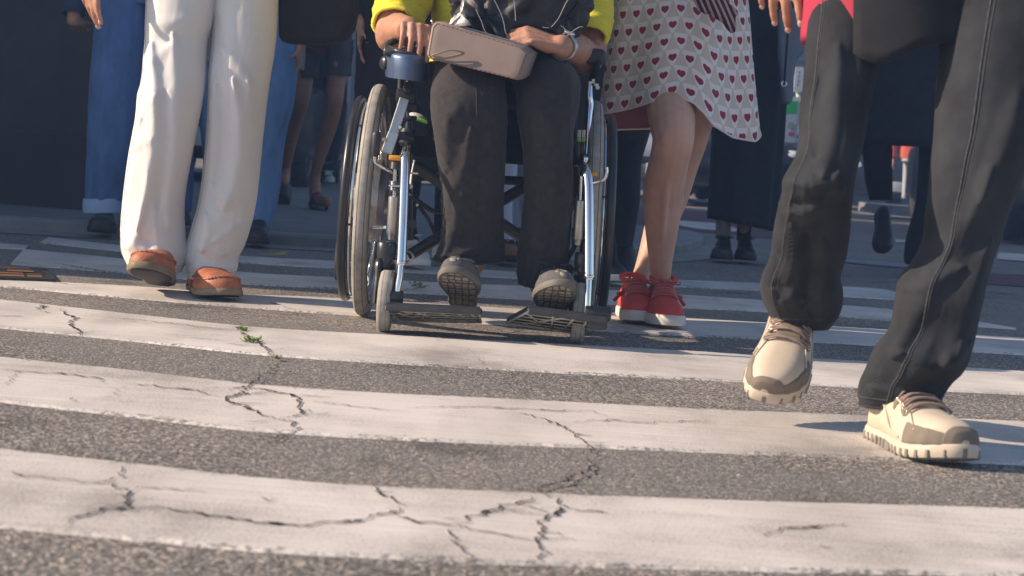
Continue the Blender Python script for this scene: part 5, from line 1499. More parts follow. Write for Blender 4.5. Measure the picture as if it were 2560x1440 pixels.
F_R = [(P(1345,172,4.58), .078), (P(1356,188,4.44), .080), (P(1366,205,4.28), .078), (P(1372,228,4.165), .0760), (P(1371,275,4.125), .0730), (P(1371,340,4.13), .0690), (P(1371,410,4.14), .0665), (P(1369,500,4.15), .0635), (P(1363,600,4.17), .0615), (P(1358,670,4.185), .0595), (P(1355,712,4.19), .0590)]
hipF = P(1262, 150, 4.57)
chF, nkF, hdF = P(1268, -200, 4.60), P(1275, -345, 4.58), P(1280, -520, 4.54)
armR = dict(pts=[(P(1080,-290,4.57), .055), (P(986,60,4.43), .046), (P(996,74,4.36), .043), (P(1022,72,4.255), .030)], nails=True,
            hand=dict(d=(.25, -.93, .02), n=(-.05, -.12, -1), side=1, curl=((.95,1.45,1.62),(1.0,1.45,1.60),(.95,1.50,1.70),(.95,1.50,1.75)), spread=.07, thumb=(.62, .62, .42), sc=1.0, tcurl=.12))
armL = dict(pts=[(P(1435,-280,4.57), .055), (P(1474,112,4.44), .046), (P(1440,122,4.29), .038), (P(1402,116,4.15), .0285)], nails=True,
            hand=dict(d=(-.93, -.22, .22), n=(-.35, .45, -.82), side=-1, curl=((.55,1.7,2.5),(.6,1.8,2.6),(.65,1.85,2.6),(.7,1.85,2.6)), spread=.02, thumb=(.75, .35, .35), sc=1.0, tcurl=.2))
oF = body('seated person in a yellow top and black trousers, one hand on the blue control box', wc0 + Vector((0, .1, 0)), [[(p, r * .55) for p, r in F_L], [(p, r * .55) for p, r in F_R]], hipF, (chF, nkF, hdF), [armR, armL], M_SKIN_A, .0040, (0, -1), .95, M_HAIR, smooth_it=4)
tr = MB()
def jersey(mb, pr, seed, ridges=()):
    n = 150; q = crom([tuple(p) + (r,) for p, r in pr], n); rings = []; prev = None
    for i in range(n):
        c = Vector(q[i][:3]); t_ = (Vector(q[min(i + 1, n - 1)][:3]) - Vector(q[max(i - 1, 0)][:3])).normalized()
        a = prev if prev else Vector((1, 0, 0))
        a = (a - t_ * a.dot(t_)).normalized(); prev = a; b = t_.cross(a); ring = []
        tt = i / (n - 1)
        for j in range(90):
            th = 2 * PI * j / 90; ct, st = math.cos(th), math.sin(th)
            f_ = fold(ct, st, tt * 1.1, seed, .0095 * (.5 + tt), 5)
            pt = c + (a * ct + b * st) * (q[i][3] + f_)
            if pt.y < c.y + .01:
                dd = pt - C_O; zc = dd.dot(C_F)
                rl = relief(ridges, CX + F_PX * dd.dot(C_R) / zc, CY - F_PX * dd.dot(C_U) / zc)
                pt += Vector((-.1 * rl, -rl, 0))
            ring.append(pt)
        rings.append(ring)
    c = Vector(q[-1][:3]); up = Vector(q[-4][:3]) - c
    rings.append([c + (p - c) * .97 for p in rings[-1]]); rings.append([c + up * 2 + (p - c) * .92 for p in rings[-2]])
    mb.grid(rings, cap0=True)
    return rings
r1 = jersey(tr, F_L, 2.7, [([(1120,300),(1108,360),(1112,430)], 12, .008), ([(1180,320),(1160,440),(1130,560),(1108,640)], 13, .011), ([(1150,470),(1120,560),(1102,620)], 11, -.008), ([(1105,640),(1150,640),(1210,612)], 10, .009), ([(1110,668),(1160,660),(1220,655)], 8, -.006), ([(1088,280),(1120,290),(1150,265)], 10, .006)])
r2 = jersey(tr, F_R, 5.9, [([(1340,260),(1385,330),(1388,460),(1380,560)], 12, .009), ([(1330,600),(1350,640),(1340,700)], 12, .009)])
tr.ellipsoid(hipF + Vector((0, .02, .0)), (.19, .14, .13))
tr.build('trousers', M_BTR, oF)
sm = MB()
for rg in (r1, r2):
    for i_ in (148, 144): sm.tube(rg[i_], .0018, 5, closed=True)
sm.tube([rg_[20] + (rg_[20] - Vector(F_L[6][0])) * 0 for rg_ in r1[40:149]], .0016, 5)
sm.build('hem', M_BTR, oF)
# yellow crinkled top, sleeves pushed up to the elbow
tp = MB()
rw = [(hipF + Vector((0, -.005, -.02)), .205, .150), (hipF + Vector((0, -.01, .10)), .205, .165), (hipF.lerp(chF, .6), .195, .150), (chF, .20, .14), (nkF - Vector((0, 0, .05)), .17, .10), (nkF + Vector((0, 0, .02)), .075, .075)]
oval_loft(tp, rw, amp=.012, seed=4, cap=False, N=50, seg=60, freq=9)
def puff(mb, pts, radii, seed):
    q = crom([tuple(p) + (r,) for p, r in zip(pts, radii)], 60); rings = []; prev = None
    for i in range(60):
        c = Vector(q[i][:3]); t_ = (Vector(q[min(i + 1, 59)][:3]) - Vector(q[max(i - 1, 0)][:3])).normalized()
        a = prev if prev else Vector((0, -1, .1)); a = (a - t_ * a.dot(t_)).normalized(); prev = a; b = t_.cross(a)
        rings.append([c + (a * math.cos(2 * PI * j / 48) + b * math.sin(2 * PI * j / 48)) * (q[i][3] + fold(math.cos(2 * PI * j / 48), math.sin(2 * PI * j / 48), i / 40, seed, .008, 8) + .0016 * math.sin(i * 2.1 + noise.noise(Vector((j * .3, i * .1, seed))) * 3)) for j in range(48)])
    c = Vector(q[-1][:3]); rings.append([c + (p - c) * .95 for p in rings[-1]]); c2 = Vector(q[-7][:3]); rings.append([c2 + (p - c) * .9 for p in rings[-2]])
    mb.grid(rings); return rings
s1 = puff(tp, [P(1082,-300,4.57), P(1032,-90,4.53), P(1004,20,4.465), P(985,64,4.41)], [.085, .085, .074, .058], 3.1)
s2 = puff(tp, [P(1425,-290,4.57), P(1448,-70,4.53), P(1462,40,4.47), P(1464,104,4.41)], [.085, .083, .072, .056], 8.3)
tp.build('top', M_YEL, oF)
for s_ in (s1, s2):
    cf = MB(); cf.tube(s_[59], .0045, 8, closed=True); cf.build('cuff', M_YEL, oF)
for hl_, to_, sd_ in ((At(1160, 4.19, .045), At(1139, 3.945, .138), -1), (At(1372, 4.20, .035), At(1394, 3.96, .124), 1)):
    r, surf, patch, blob, W_ = shoe(oF, hl_, to_, (0, .4, 1), L=.262, wide=.98, high=.96, sole_t=.016, side=sd_, upper_m=M_SNK, sole_m=M_SNKW, lace_m=M_RUBB, collar_m=M_SNK, tread_m=M_TREAD, sole_out=.004, toe_spring=.012, name='sneaker', lace_rows=5)
    blob('toe_guard', M_TREAD, .97, PI / 2, .03, .5)
# watch on the left wrist
wp, wd = P(1409, 117, 4.17), (P(1402,116,4.15) - P(1452,122,4.29)).normalized()
wt = MB(); wt.torus(wp, wd, .0315, .0045, 44, 8, 1.8); ow = wt.build('wristwatch', M_STEEL, oF)
fn = Vector((-.1, -.8, .5)); fn = (fn - wd * fn.dot(wd)).normalized()
w2 = MB(); w2.lathe(wp + fn * .033, fn, [(-.003, .0145), (.004, .0165), (.0065, .0155)], 28); w2.build('case', M_CHROME, ow)
w3 = MB(); w3.lathe(wp + fn * .0400, fn, [(0, .0130), (.0006, .0130)], 28); w3.build('dial', mat('watch_dial', (.62, .55, .42), .3), ow)
w4 = MB(); x_ = wd.cross(fn)
w4.tube([wp + fn * .0410, wp + fn * .0410 + x_ * .008], .0006, 5); w4.tube([wp + fn * .0410, wp + fn * .0410 + wd * .006 + x_ * .002], .0006, 5); w4.build('hand', M_BLKP, ow)

# taupe handbag across the lap
M_TAUPE = mat('taupe_leather', (.26, .195, .160), .6, var=.10, vscale=15, bump=.35, bscale=600, bdist=.001)
fb = [(1078,66,4.06), (1088,54,4.07), (1306,118,4.045), (1322,134,4.05), (1302,192,4.02), (1290,200,4.015), (1072,146,4.03), (1066,136,4.035)]
_a, _b, _c = P(1078,66,4.075), P(1306,118,4.045), P(1072,146,4.035)
_n = (_b - _a).cross(_c - _a)
def bag_pt(px, py):
    d = ray(px, py); return C_O + d * ((_a - C_O).dot(_n) / d.dot(_n))
ob = MB()
def bl_ring(dy, inset, sh):
    c = sum((bag_pt(q[0], q[1]) for q in fb), Vector()) / len(fb)
    pts = [bag_pt(q[0], q[1]) for q in fb]; n = len(pts); dense = []
    for i in range(n):
        for k in range(6): dense.append(pts[i].lerp(pts[(i + 1) % n], k / 6))
    return [c + (p - c) * (1 - inset) + Vector((dy * .22, dy, dy * .10)) + Vector((0, .0, .0012 * noise.noise(p * 12))) for p in dense]
ob.grid([bl_ring(-.003, .97, 0), bl_ring(-.003, .7, 0), bl_ring(-.003, .4, 0), bl_ring(-.003, .2, 0), bl_ring(-.003, .08, 0), bl_ring(.0, .02, 0), bl_ring(.005, 0, 0), bl_ring(.05, -.015, 0), bl_ring(.095, 0, 0), bl_ring(.102, .03, 0), bl_ring(.104, .5, 0)], cap0=True, cap1=True)
oB = ob.build('handbag', M_TAUPE, loc=P(1190, 130, 4.1), sharp=70)
tag(oB, 'taupe leather handbag lying across the lap of the seated person', 'handbag')
st_ = MB(); rg = bl_ring(-.003, .055, 0)
for i in range(len(rg)):
    for k in (0, .34, .67):
        a_, b_ = rg[i].lerp(rg[(i + 1) % len(rg)], k), rg[i].lerp(rg[(i + 1) % len(rg)], k + .20)
        st_.tube([a_, b_], .0010, 4)
st_.build('stitching', mat('stitch_thread', (.20, .12, .09), .8), oB)
zp = MB(); zp.tube(path([bl_ring(.05, -.02, 0)[i] + Vector((0, 0, .002)) for i in range(7, 13)], 20), .0022, 6); zp.build('zip', M_STEEL, oB)
lp = MB(); lp.tube(path([bag_pt(1080,140) + Vector((0, -.004, 0)), bag_pt(1100,138) + Vector((0, -.02, .004)), bag_pt(1130,134) + Vector((0, -.024, .006)), bag_pt(1160,136) + Vector((0, -.016, .002)), bag_pt(1120,144) + Vector((0, -.010, 0)), bag_pt(1082,144) + Vector((0, -.004, 0))], 40), .0032, 8, flat=.5); lp.build('wrist_strap', M_TAUPE, oB)
zq = MB(); zq.tube([P(1084,62,4.09), P(1079,50,4.09)], .003, 8); zq.build('zip_pull', M_STEEL, oB)

# black shell jacket bundled on the lap, with pale piping and a silver lining corner
M_SHELL = mat('black_shell', (.014, .014, .016), .5, var=.3, vscale=30, bump=.4, bscale=60, bdist=.003)
M_SILV = mat('silver_lining', (.58, .56, .52), .38, .35, var=.12, vscale=90, bump=.9, bscale=140, bdist=.002)
M_PIPE = mat('pale_piping', (.34, .335, .33), .6)
jc = P(1305, 0, 4.26); jm = MB(); rings = []
for i in range(61):
    a_ = -PI / 2 + PI * i / 60; a_ = max(-1.54, min(1.54, a_)); ring = []
    for j in range(120):
        th = 2 * PI * j / 120; ct, st, ca, sa = math.cos(th), math.sin(th), math.cos(a_), math.sin(a_)
        d = Vector((ca * ct, ca * st, sa))
        w_ = noise.noise(d * 1.7 + Vector((3, 1, 7))) * 1.0
        rd = 1 - 2 * abs(noise.noise(Vector((d.x * 2.6 + w_, d.y * 2.6, d.z * 1.5 + w_))))
        rd2 = 1 - 2 * abs(noise.noise(Vector((d.x * 6 + w_ * 2, d.y * 6 - w_, d.z * 3.5))))
        k = 1 + .17 * rd + .06 * rd2
        ring.append(jc + Vector((d.x * .150 * k, d.y * .10 * k, d.z * .120 * k - .035 * (d.x * 6 > 0) * 0)))
    rings.append(ring)
jm.grid(rings, cap0=True, cap1=True)
# collar and sleeve flaps thrown to the sides
def flap(m, pts, th, seed):
    pp = [P(*q) for q in pts]; c = sum(pp, Vector()) / len(pp); n = len(pp); dense = []
    for i in range(n):
        for k in range(6): dense.append(pp[i].lerp(pp[(i + 1) % n], k / 6))
    def rg(s_, o): return [c + (p - c) * s_ + Vector((0, o, 0)) + Vector((0, .014 * noise.noise(p * 30 + Vector((seed, 0, 0))), 0)) for p in dense]
    m.grid([rg(.05, -th), rg(.5, -th), rg(.93, -th), rg(1, 0), rg(.93, th), rg(.5, th), rg(.05, th)], cap0=True, cap1=True)
flap(jm, [(1392,-30,4.22),(1452,-10,4.2),(1440,20,4.19),(1425,36,4.19),(1455,80,4.18),(1450,92,4.18),(1408,100,4.17),(1372,78,4.17),(1350,40,4.19)], .012, 3)
flap(jm, [(1182,-30,4.2),(1158,0,4.19),(1128,44,4.17),(1140,50,4.16),(1190,40,4.17),(1230,70,4.15),(1252,106,4.13),(1262,92,4.14),(1290,60,4.16),(1300,0,4.19)], .012, 9)
oJ = jm.build('jacket', M_SHELL, loc=jc)
tag(oJ, 'black shell jacket with pale piping bundled on the lap above the handbag', 'jacket')
sl = MB(); flap(sl, [(1158,-20,4.155),(1150,30,4.14),(1128,46,4.13),(1120,66,4.125),(1138,70,4.12),(1168,66,4.12),(1178,64,4.12),(1166,44,4.13),(1158,20,4.14),(1164,-10,4.15)], .008, 5); sl.build('lining', M_SILV, oJ)
pi_ = MB()
for pts in ([(1225,-20),(1246,20),(1258,50),(1264,80),(1270,88)], [(1284,-10),(1288,30),(1289,52)], [(1432,-2),(1420,0),(1408,22),(1395,48),(1378,68)], [(1402,64),(1412,72),(1410,86),(1406,98)], [(1406,100),(1430,80),(1448,68),(1458,68)], [(1356,68),(1372,70)], [(1190,24),(1204,54),(1216,82),(1252,106)], [(1280,88),(1281,92)]):
    pi_.tube(path([P(x, y, 4.105 if x < 1350 else 4.145) for x, y in pts], 24), .0010, 6)
pi_.build('piping', M_PIPE, oJ)
yc = MB(); yc.tube(path([P(1376,100,4.14), P(1396,98,4.14)], 6), .0028, 6); yc.tube(path([P(1400,160,4.16), P(1422,174,4.16), P(1436,184,4.17)], 10), .0022, 6)
tag(yc.build('cord', M_YEL, loc=P(1400,150,4.2)), 'thin yellow cord showing beside the wristwatch on the lap', 'cord')
# ------------------------------------------------------------------ pedestrians behind
M_JEAN = mat('blue_jean', (.095, .185, .385), .85, crumple=.45, cscale=8, var=.30, vscale=14, weave=.3, wscale=3000, sheen=.1, stretch=(1, 1, .35))
M_JEANL = mat('light_blue_jean', (.15, .28, .53), .85, crumple=.45, cscale=8, var=.25, vscale=14, weave=.3, wscale=3000, sheen=.1, stretch=(1, 1, .35))
M_JCUFF = mat('jean_inside', (.36, .48, .68), .85, var=.15)
M_NAVY = mat('navy_cloth', (.030, .050, .095), .85, var=.2)
M_GREYW = mat('grey_windbreaker', (.22, .225, .235), .6, var=.1)
M_SHORT = mat('brown_grey_shorts', (.075, .060, .055), .85, var=.2)
M_BSHOE = mat('black_shoe', (.022, .021, .022), .5, var=.2)
M_PALE = mat('pale_cotton', (.52, .55, .66), .8, var=.08)
M_BROWN = mat('brown_leather', (.27, .11, .05), .5, var=.25, vscale=30)
M_REDTOP = mat('orange_red_top', (.60, .10, .055), .8, var=.1)
M_SOCK = mat('grey_sock', (.33, .34, .36), .9)
M_PINKW = mat('off_white_shirt', (.55, .54, .55), .8)

def bgp(label, foot, height, legs, hip_px, tmat, tmat2, shoes, group=None, arms=None, skin=M_SKIN_A, top='shirt', hem=-.06, amp=.012, leg_rad=(.06, .045, .04, .03), skin_legs=None, cuff=None, face=(0, -1), w=.17, sole=M_DARKSOLE, shoe_m=M_BSHOE, lace=None, hair=M_HAIR, trouser_name='trousers', voxel=.014, pelvis=True, sl='long', wide_hip=.16, toecap=None, skirt=None):
    hip = P(*hip_px)
    lg = skin_legs if skin_legs else centre_legs(legs, leg_rad)
    o, info = generic_person(label, foot, height, lg, skin=skin, hip_c=hip, voxel=voxel, face=face, hair=hair, group=group, arms=arms)
    if legs:
        m = MB()
        for i, r in enumerate(legs): leg_loft(m, r, 70, 40, 1.05, amp, 2.3 + 3.1 * i + hip.x, 4.5, lambda t: .5 + .8 * t)
        if pelvis: oval_loft(m, [(hip + Vector((0, 0, -.07)), wide_hip, .125), (hip + Vector((0, 0, .03)), wide_hip * 1.03, .13), (hip + Vector((0, 0, .13)), wide_hip * .98, .12)], amp=.004, N=16)
        m.build(trouser_name, tmat, o)
    if cuff:
        m = MB()
        py, xl, xr, Y, hgt = cuff
        leg_loft(m, [(py, xl, xr, Y), (py + hgt * .5, xl - 1, xr + 1, Y), (py + hgt, xl, xr, Y)], 10, 40, 1.08, .003, 1)
        m.build('cuff', M_JCUFF, o)
    top_garment(o, info, hip, tmat2, name=top, hem=hem, w=w, sl=sl, amp=.010)
    for hl, to, sd in shoes:
        shoe(o, hl, to, (0, 0, 1) if abs((Vector(to) - Vector(hl)).normalized().z) < .5 else (0, -.7, .7), L=.275, upper_m=shoe_m, sole_m=sole, lace_m=lace, side=sd, kind='loafer' if lace is None else 'lace', wide=1.1, toecap=toecap)
    return o, info, hip

# dark denim with a turned-up cuff, left of the white trousers
bgp('person in dark blue jeans with turned-up cuff, left of the white trousers', G(330, 592), 1.74,
    [[(-60,240,372,6.86),(20,238,368,6.85),(100,234,362,6.84),(150,230,358,6.83),(300,222,348,6.82),(400,218,334,6.82),(470,214,318,6.83),(512,212,306,6.83)],
     [(-60,370,500,6.9),(100,378,490,6.9),(300,392,484,6.95),(460,404,484,7.0),(530,408,478,7.0)]],
    (366,-30,6.9), M_JEAN, M_NAVY, [(At(262,6.92,0), At(250,6.68,.01), -1), (At(440,7.06,.05), At(446,6.8,.055), 1)], arms=[dict(pts=[(P(262,-470,6.9), .052), (P(200,-215,6.9), .042), (P(184,52,6.80), .028)], hand=dict(d=(0, .9, -.3), n=(0, .2, 1), side=1)), dict(pts=[(P(500,-470,6.9), .052), (P(560,-215,6.9), .042), (P(560,20,6.85), .028)], hand=dict(d=(0, -.1, -1), n=(-1, 0, 0), side=1))],
    top='jacket', hem=-.02, cuff=(496,209,306,6.83,36))
# the sleeve and hand on his left of picture come with the arms of the body
bgp('person in light blue jeans and a grey windbreaker, right of the white trousers', G(610, 612), 1.70,
    [[(40,590,742,7.0),(100,598,746,7.0),(150,602,748,6.98),(250,610,735,6.96),(330,617,716,6.96),(400,622,706,6.97),(480,625,700,6.98),(530,622,690,6.98),(572,620,676,6.98)],
     [(40,470,600,7.02),(200,490,596,7.02),(400,510,590,7.05),(560,520,585,7.08)]],
    (606,70,7.02), M_JEANL, M_GREYW, [(At(650,7.06,.01), At(640,6.80,.0), 1), (At(552,7.15,.02), At(550,6.9,.0), -1)], top='windbreaker', hem=-.15, w=.25, wide_hip=.165)
# shorts and sandals
LD2 = [(P(846,120,10.2), .060), (P(843,185,10.16), .062), (P(839,215,10.12), .056), (P(836,250,10.1), .053), (P(829,290,10.13), .050), (P(818,325,10.16), .050), (P(807,365,10.2), .044), (P(796,405,10.22), .034), (P(789,436,10.25), .031), (P(788,470,10.25), .035), (P(790,496,10.22), .036), (P(806,502,10.08), .036), (P(818,504,10.02), .030)]
LD1 = [(P(772,120,10.3), .050), (P(762,190,10.3), .054), (P(752,235,10.3), .060), (P(746,268,10.35), .055), (P(730,320,10.5), .052), (P(720,370,10.6), .045), (P(714,415,10.7), .034), (P(712,440,10.68), .034), (P(710,455,10.6), .034)]
oD, iD, hD = bgp('bare-legged person in brown-grey shorts and black sandals, walking on the pavement', At(800,10.2,.05), 1.75, None, (808,95,10.28), M_SHORT, M_PINKW, [], skin=M_SKIN_D, skin_legs=[LD1, LD2], voxel=.009, hem=.0, sl='short')
m = MB()
leg_loft(m, [(60,745,812,10.3),(108,747,804,10.3),(150,746,800,10.3),(196,744,796,10.3)], 30, 36, 1.1, .010, 2)
leg_loft(m, [(60,806,884,10.2),(100,812,882,10.2),(150,815,880,10.2),(190,818,879,10.16)], 30, 36, 1.1, .010, 6)
oval_loft(m, [(hD + Vector((0, 0, -.06)), .165, .125), (hD + Vector((0, 0, .06)), .165, .125)], amp=.004, N=10)
m.build('shorts', M_SHORT, oD)
for foot_, dr in ((P(790,506,10.24), Vector((.28, -.95, -.10))), (P(712,462,10.68), Vector((0, -.75, -.65)))):
    m = MB(); dr.normalize(); x = dr.cross(Vector((0, .4, 1))).normalized(); n_ = x.cross(dr)
    base = foot_ - dr * .06 - n_ * .016
    out = [base + dr * (.27 * t) + x * (w_ * s_) for s_ in (1,) for t, w_ in ((0,.02),(.08,.034),(.3,.036),(.6,.048),(.8,.050),(.93,.036),(1,.01))] + [base + dr * (.27 * t) - x * w_ for t, w_ in ((.93,.036),(.8,.050),(.6,.048),(.3,.036),(.08,.034))]
    m.prism([p - n_ * .022 for p in out], n_ * .022)
    so_ = m.build('sandal', M_BSHOE, oD, smooth=False)
    st = MB(); c = base + dr * .15
    st.grid([[c + dr * k * .035 + x * math.cos(PI * j / 12) * .052 + n_ * math.sin(PI * j / 12) * (.070 - .012 * k) for j in range(13)] for k in (-1.4, -.5, .5, 1.5)], close_u=False)
    ob_ = st.build('strap', M_BSHOE, so_); sd_ = ob_.modifiers.new('s', 'SOLIDIFY'); sd_.thickness = .006
# black wide trousers and black-and-white sneakers farther back
bgp('person in wide black trousers and black and white sneakers, farthest back on the pavement', At(795,16.2,.05), 1.7,
    [[(150,735,800,16.5),(250,738,800,16.5),(340,742,800,16.4),(396,745,802,16.4)], [(150,795,870,16.6),(250,800,868,16.6),(340,806,856,16.6),(402,812,848,16.6)]],
    (802,165,16.55), M_BLACK, M_BLACK, [(At(770,16.5,.10), At(765,16.27,.06), -1), (At(818,16.6,.05), At(824,16.36,.05), 1)], sole=M_WRUB, lace=M_WRUB, toecap=M_WRUB, wide_hip=.17, w=.2, top='coat', hem=-.25)
# the one pushing the chair: black coat, white sneakers
oG, iG, hG = bgp('person in a long black coat and white sneakers pushing the wheelchair', G(1050, 672), 1.72,
    [[(150,950,1080,6.2),(300,965,1072,6.22),(400,985,1056,6.25),(470,1000,1050,6.3),(540,1003,1038,6.33),(590,1000,1042,6.34),(636,992,1044,6.33)],
     [(150,1075,1210,6.25),(300,1080,1190,6.35),(420,1086,1160,6.5),(520,1080,1148,6.62),(590,1078,1136,6.7)]],
    (1080,35,6.25), M_BLACK, M_BLACK, [(At(1000,6.44,.0), At(1046,6.20,.0), 1), (At(1110,6.85,.10), At(1112,6.66,.02), -1)], sole=M_WRUB, shoe_m=M_PINKW, lace=M_WRUB, top='jacket', w=.2)
m = MB(); rows = []
for i in range(24):
    tt = i / 23; cx_2 = lin(1070, 1066, tt); ring = []
    for j in range(56):
        th = 2 * PI * j / 56; ct, st = math.cos(th), math.sin(th)
        f_ = fold(ct, st, tt * .8, 4.4, .016, 5)
        ring.append(P(cx_2 + lin(170, 184, tt) * ct, lin(-60, 425 + 12 * math.sin(3 * th), tt), 6.24 + st * lin(.14, .20, tt)) + Vector((ct, st, 0)) * f_)
    rows.append(ring)
rows.append([p + Vector((0, 0, .02)) + (hG - p) * .03 for p in rows[-1]])
m.grid(rows); m.build('coat_skirt', M_BLACK, oG)
# pale trousers and brown shoes seen between the legs
bgp('person in pale trousers and brown shoes, glimpsed through the gap under the wheelchair', G(1280, 662), 1.7,
    [[(60,1185,1290,7.0),(200,1200,1294,7.0),(415,1215,1293,7.0),(490,1216,1282,7.0),(560,1228,1283,6.99),(606,1235,1292,6.98)],
     [(60,1285,1390,7.1),(200,1290,1385,7.1),(415,1293,1376,7.12),(500,1291,1362,7.14),(592,1290,1352,7.16)]],
    (1288,60,7.05), M_PALE, M_PINKW, [(At(1254,7.1,.01), At(1274,6.86,.0), 1), (At(1318,7.3,.06), At(1304,7.06,.05), -1)], shoe_m=M_BROWN, lace=M_BLKP, sole=M_BSHOE)
# black trousers and an orange-red top to the right of the chair
bgp('person in black trousers and an orange-red top between wheelchair and heart skirt', G(1540, 712), 1.7,
    [[(30,1510,1640,6.3),(150,1508,1640,6.32),(309,1496,1627,6.36),(408,1495,1605,6.42),(496,1500,1602,6.48),(560,1508,1594,6.52),(616,1516,1584,6.55)],
     [(30,1400,1520,6.25),(200,1420,1524,6.22),(400,1440,1530,6.2),(560,1455,1534,6.2),(650,1465,1540,6.2)]],
    (1515,-20,6.28), M_BLACK, M_REDTOP, [(At(1506,6.4,.0), At(1536,6.16,.0), 1), (At(1552,6.75,.16), At(1556,6.62,.02), -1)], sole=M_WRUB, wide_hip=.175, w=.18, hem=-.12)
# long black dress, grey socks, dark sneakers
oJ2, iJ, hJ = bgp('person in a long black dress and grey socks, right of the heart skirt', G(1830, 656), 1.62, None, (1880,-10,8.5), M_BLACK, M_BLACK,
    [(At(1808,8.62,.0), At(1800,8.37,.0), -1), (At(1858,8.70,.0), At(1866,8.44,.0), 1)], skin=M_SKIN_B, skin_legs=[[(P(1850,40,8.5),.075),(P(1832,250,8.45),.055),(P(1820,420,8.5),.05),(P(1811,540,8.58),.034),(P(1808,600,8.6),.032),(At(1808,8.6,.05),.032)], [(P(1910,40,8.5),.075),(P(1890,250,8.5),.055),(P(1872,430,8.6),.05),(P(1862,550,8.65),.034),(P(1859,600,8.68),.032),(At(1859,8.68,.05),.032)]], voxel=.010, top='dress_top', w=.185, hem=-.05, lace=M_BLKP)
m = MB(); rows = []
for i in range(40):
    tt = i / 39; xl_, xr_ = lin(1800, 1768, tt), lin(1972, 1938, max(0, tt * 1.4 - .4) ** 1.2); ring = []
    for j in range(64):
        th = 2 * PI * j / 64; ct, st = math.cos(th), math.sin(th)
        px = (xl_ + xr_) / 2 + (xr_ - xl_) / 2 * ct
        f_ = (.014 * math.sin(7 * th + 1) + fold(ct, st, tt, 8.8, .010, 4)) * (.3 + .7 * tt)
        ring.append(P(px, lin(-70, 545 + 34 * (ct * .5 + .5), tt), 8.5 + st * lin(.13, .20, tt)) + Vector((ct, st, 0)) * f_)
    rows.append(ring)
rows.append([p + Vector((0, 0, .03)) + (hJ - p) * .04 for p in rows[-1]])
m.grid(rows); m.build('dress_skirt', M_BLACK, oJ2)
m = MB(); m.tube([P(1808,548,8.595), P(1808,596,8.6)], .0375, 16); m.build('sock', M_SOCK, oJ2)
m = MB(); m.tube([P(1861,560,8.665), P(1859,600,8.68)], .0365, 16); m.build('sock', M_BLACK, oJ2)
# grey cloth bag on a black strap beside her
m = MB(); m.prism([P(x, y, 8.25) for x, y in [(1949,20),(2022,20),(2012,128),(1992,150),(1986,200),(1984,252),(1974,260),(1962,262),(1958,210),(1950,130)]], (0, .09, 0))
ob = m.build('cloth_bag', mat('grey_blue_cloth', (.20, .22, .26), .8, var=.12), loc=P(1970,150,8.25), smooth=True, sharp=50); bv = ob.modifiers.new('b', 'BEVEL'); bv.width = .02; bv.segments = 3
tag(ob, 'grey-blue cloth bag on a black strap beside the long black dress', 'bag')
m = MB(); m.tube([P(1972,-150,8.2), P(1971,60,8.22), P(1966,130,8.22), P(1961,205,8.22)], .010, 8, flat=.5); m.build('strap', M_BLACK, ob)
m = MB(); m.torus(P(1960,210,8.22), (0, 1, 0), .012, .004, 16, 8); m.build('ring', M_CHROME, ob)
# black coat behind the walker
oL, iL, hL = bgp('person in a black coat and black trousers, half hidden behind the striding man', G(2310, 668), 1.75,
    [[(100,2290,2470,8.6),(300,2298,2440,8.6),(380,2300,2424,8.58),(500,2292,2404,8.56),(590,2270,2374,8.56),(640,2264,2356,8.56),(660,2268,2350,8.56)],
     [(100,2150,2300,8.6),(300,2150,2236,8.6),(390,2156,2232,8.65),(450,2162,2232,8.75),(500,2172,2230,8.9)]],
    (2310,50,8.6), M_BLACK, M_BLACK, [(At(2312,8.66,.0), At(2306,8.42,.0), 1), (At(2202,9.06,.28), At(2204,8.92,.10), -1)], top='jacket', w=.2)
m = MB(); rows = []
for i in range(20):
    tt = i / 19; ring = []
    for j in range(48):
        th = 2 * PI * j / 48; ct, st = math.cos(th), math.sin(th)
        ring.append(P(2310 + lin(125, 165, tt) * ct, lin(-80, 368 + 8 * ct, tt), 8.6 + st * lin(.14, .2, tt)) + Vector((ct, st, 0)) * fold(ct, st, tt, 2.2, .012, 5))
    rows.append(ring)
rows.append([p + Vector((0, 0, .02)) + (hL - p) * .04 for p in rows[-1]])
m.grid(rows); m.build('coat_skirt', M_BLACK, oL)
# someone in the sunlight far off
Yf = 25.0
bgp('distant person in a red top and pale trousers, seen between the striding legs', G(2275, 512), 1.7,
    [[(395,2272,2287,Yf),(430,2274,2290,Yf),(470,2274,2287,Yf),(497,2274,2285,Yf)], [(395,2258,2273,Yf+.1),(430,2258,2272,Yf+.1),(470,2256,2268,Yf+.1),(497,2254,2265,Yf+.1)]],
    (2273,392,Yf), M_PINKW, M_REDTOP, [(At(2279,Yf+.1,0), At(2277,Yf-.15,0), 1), (At(2259,Yf+.2,0), At(2257,Yf-.05,0), -1)], amp=.006, hem=-.02, w=.15, wide_hip=.13, voxel=.02, leg_rad=(.04, .04, .03, .03))

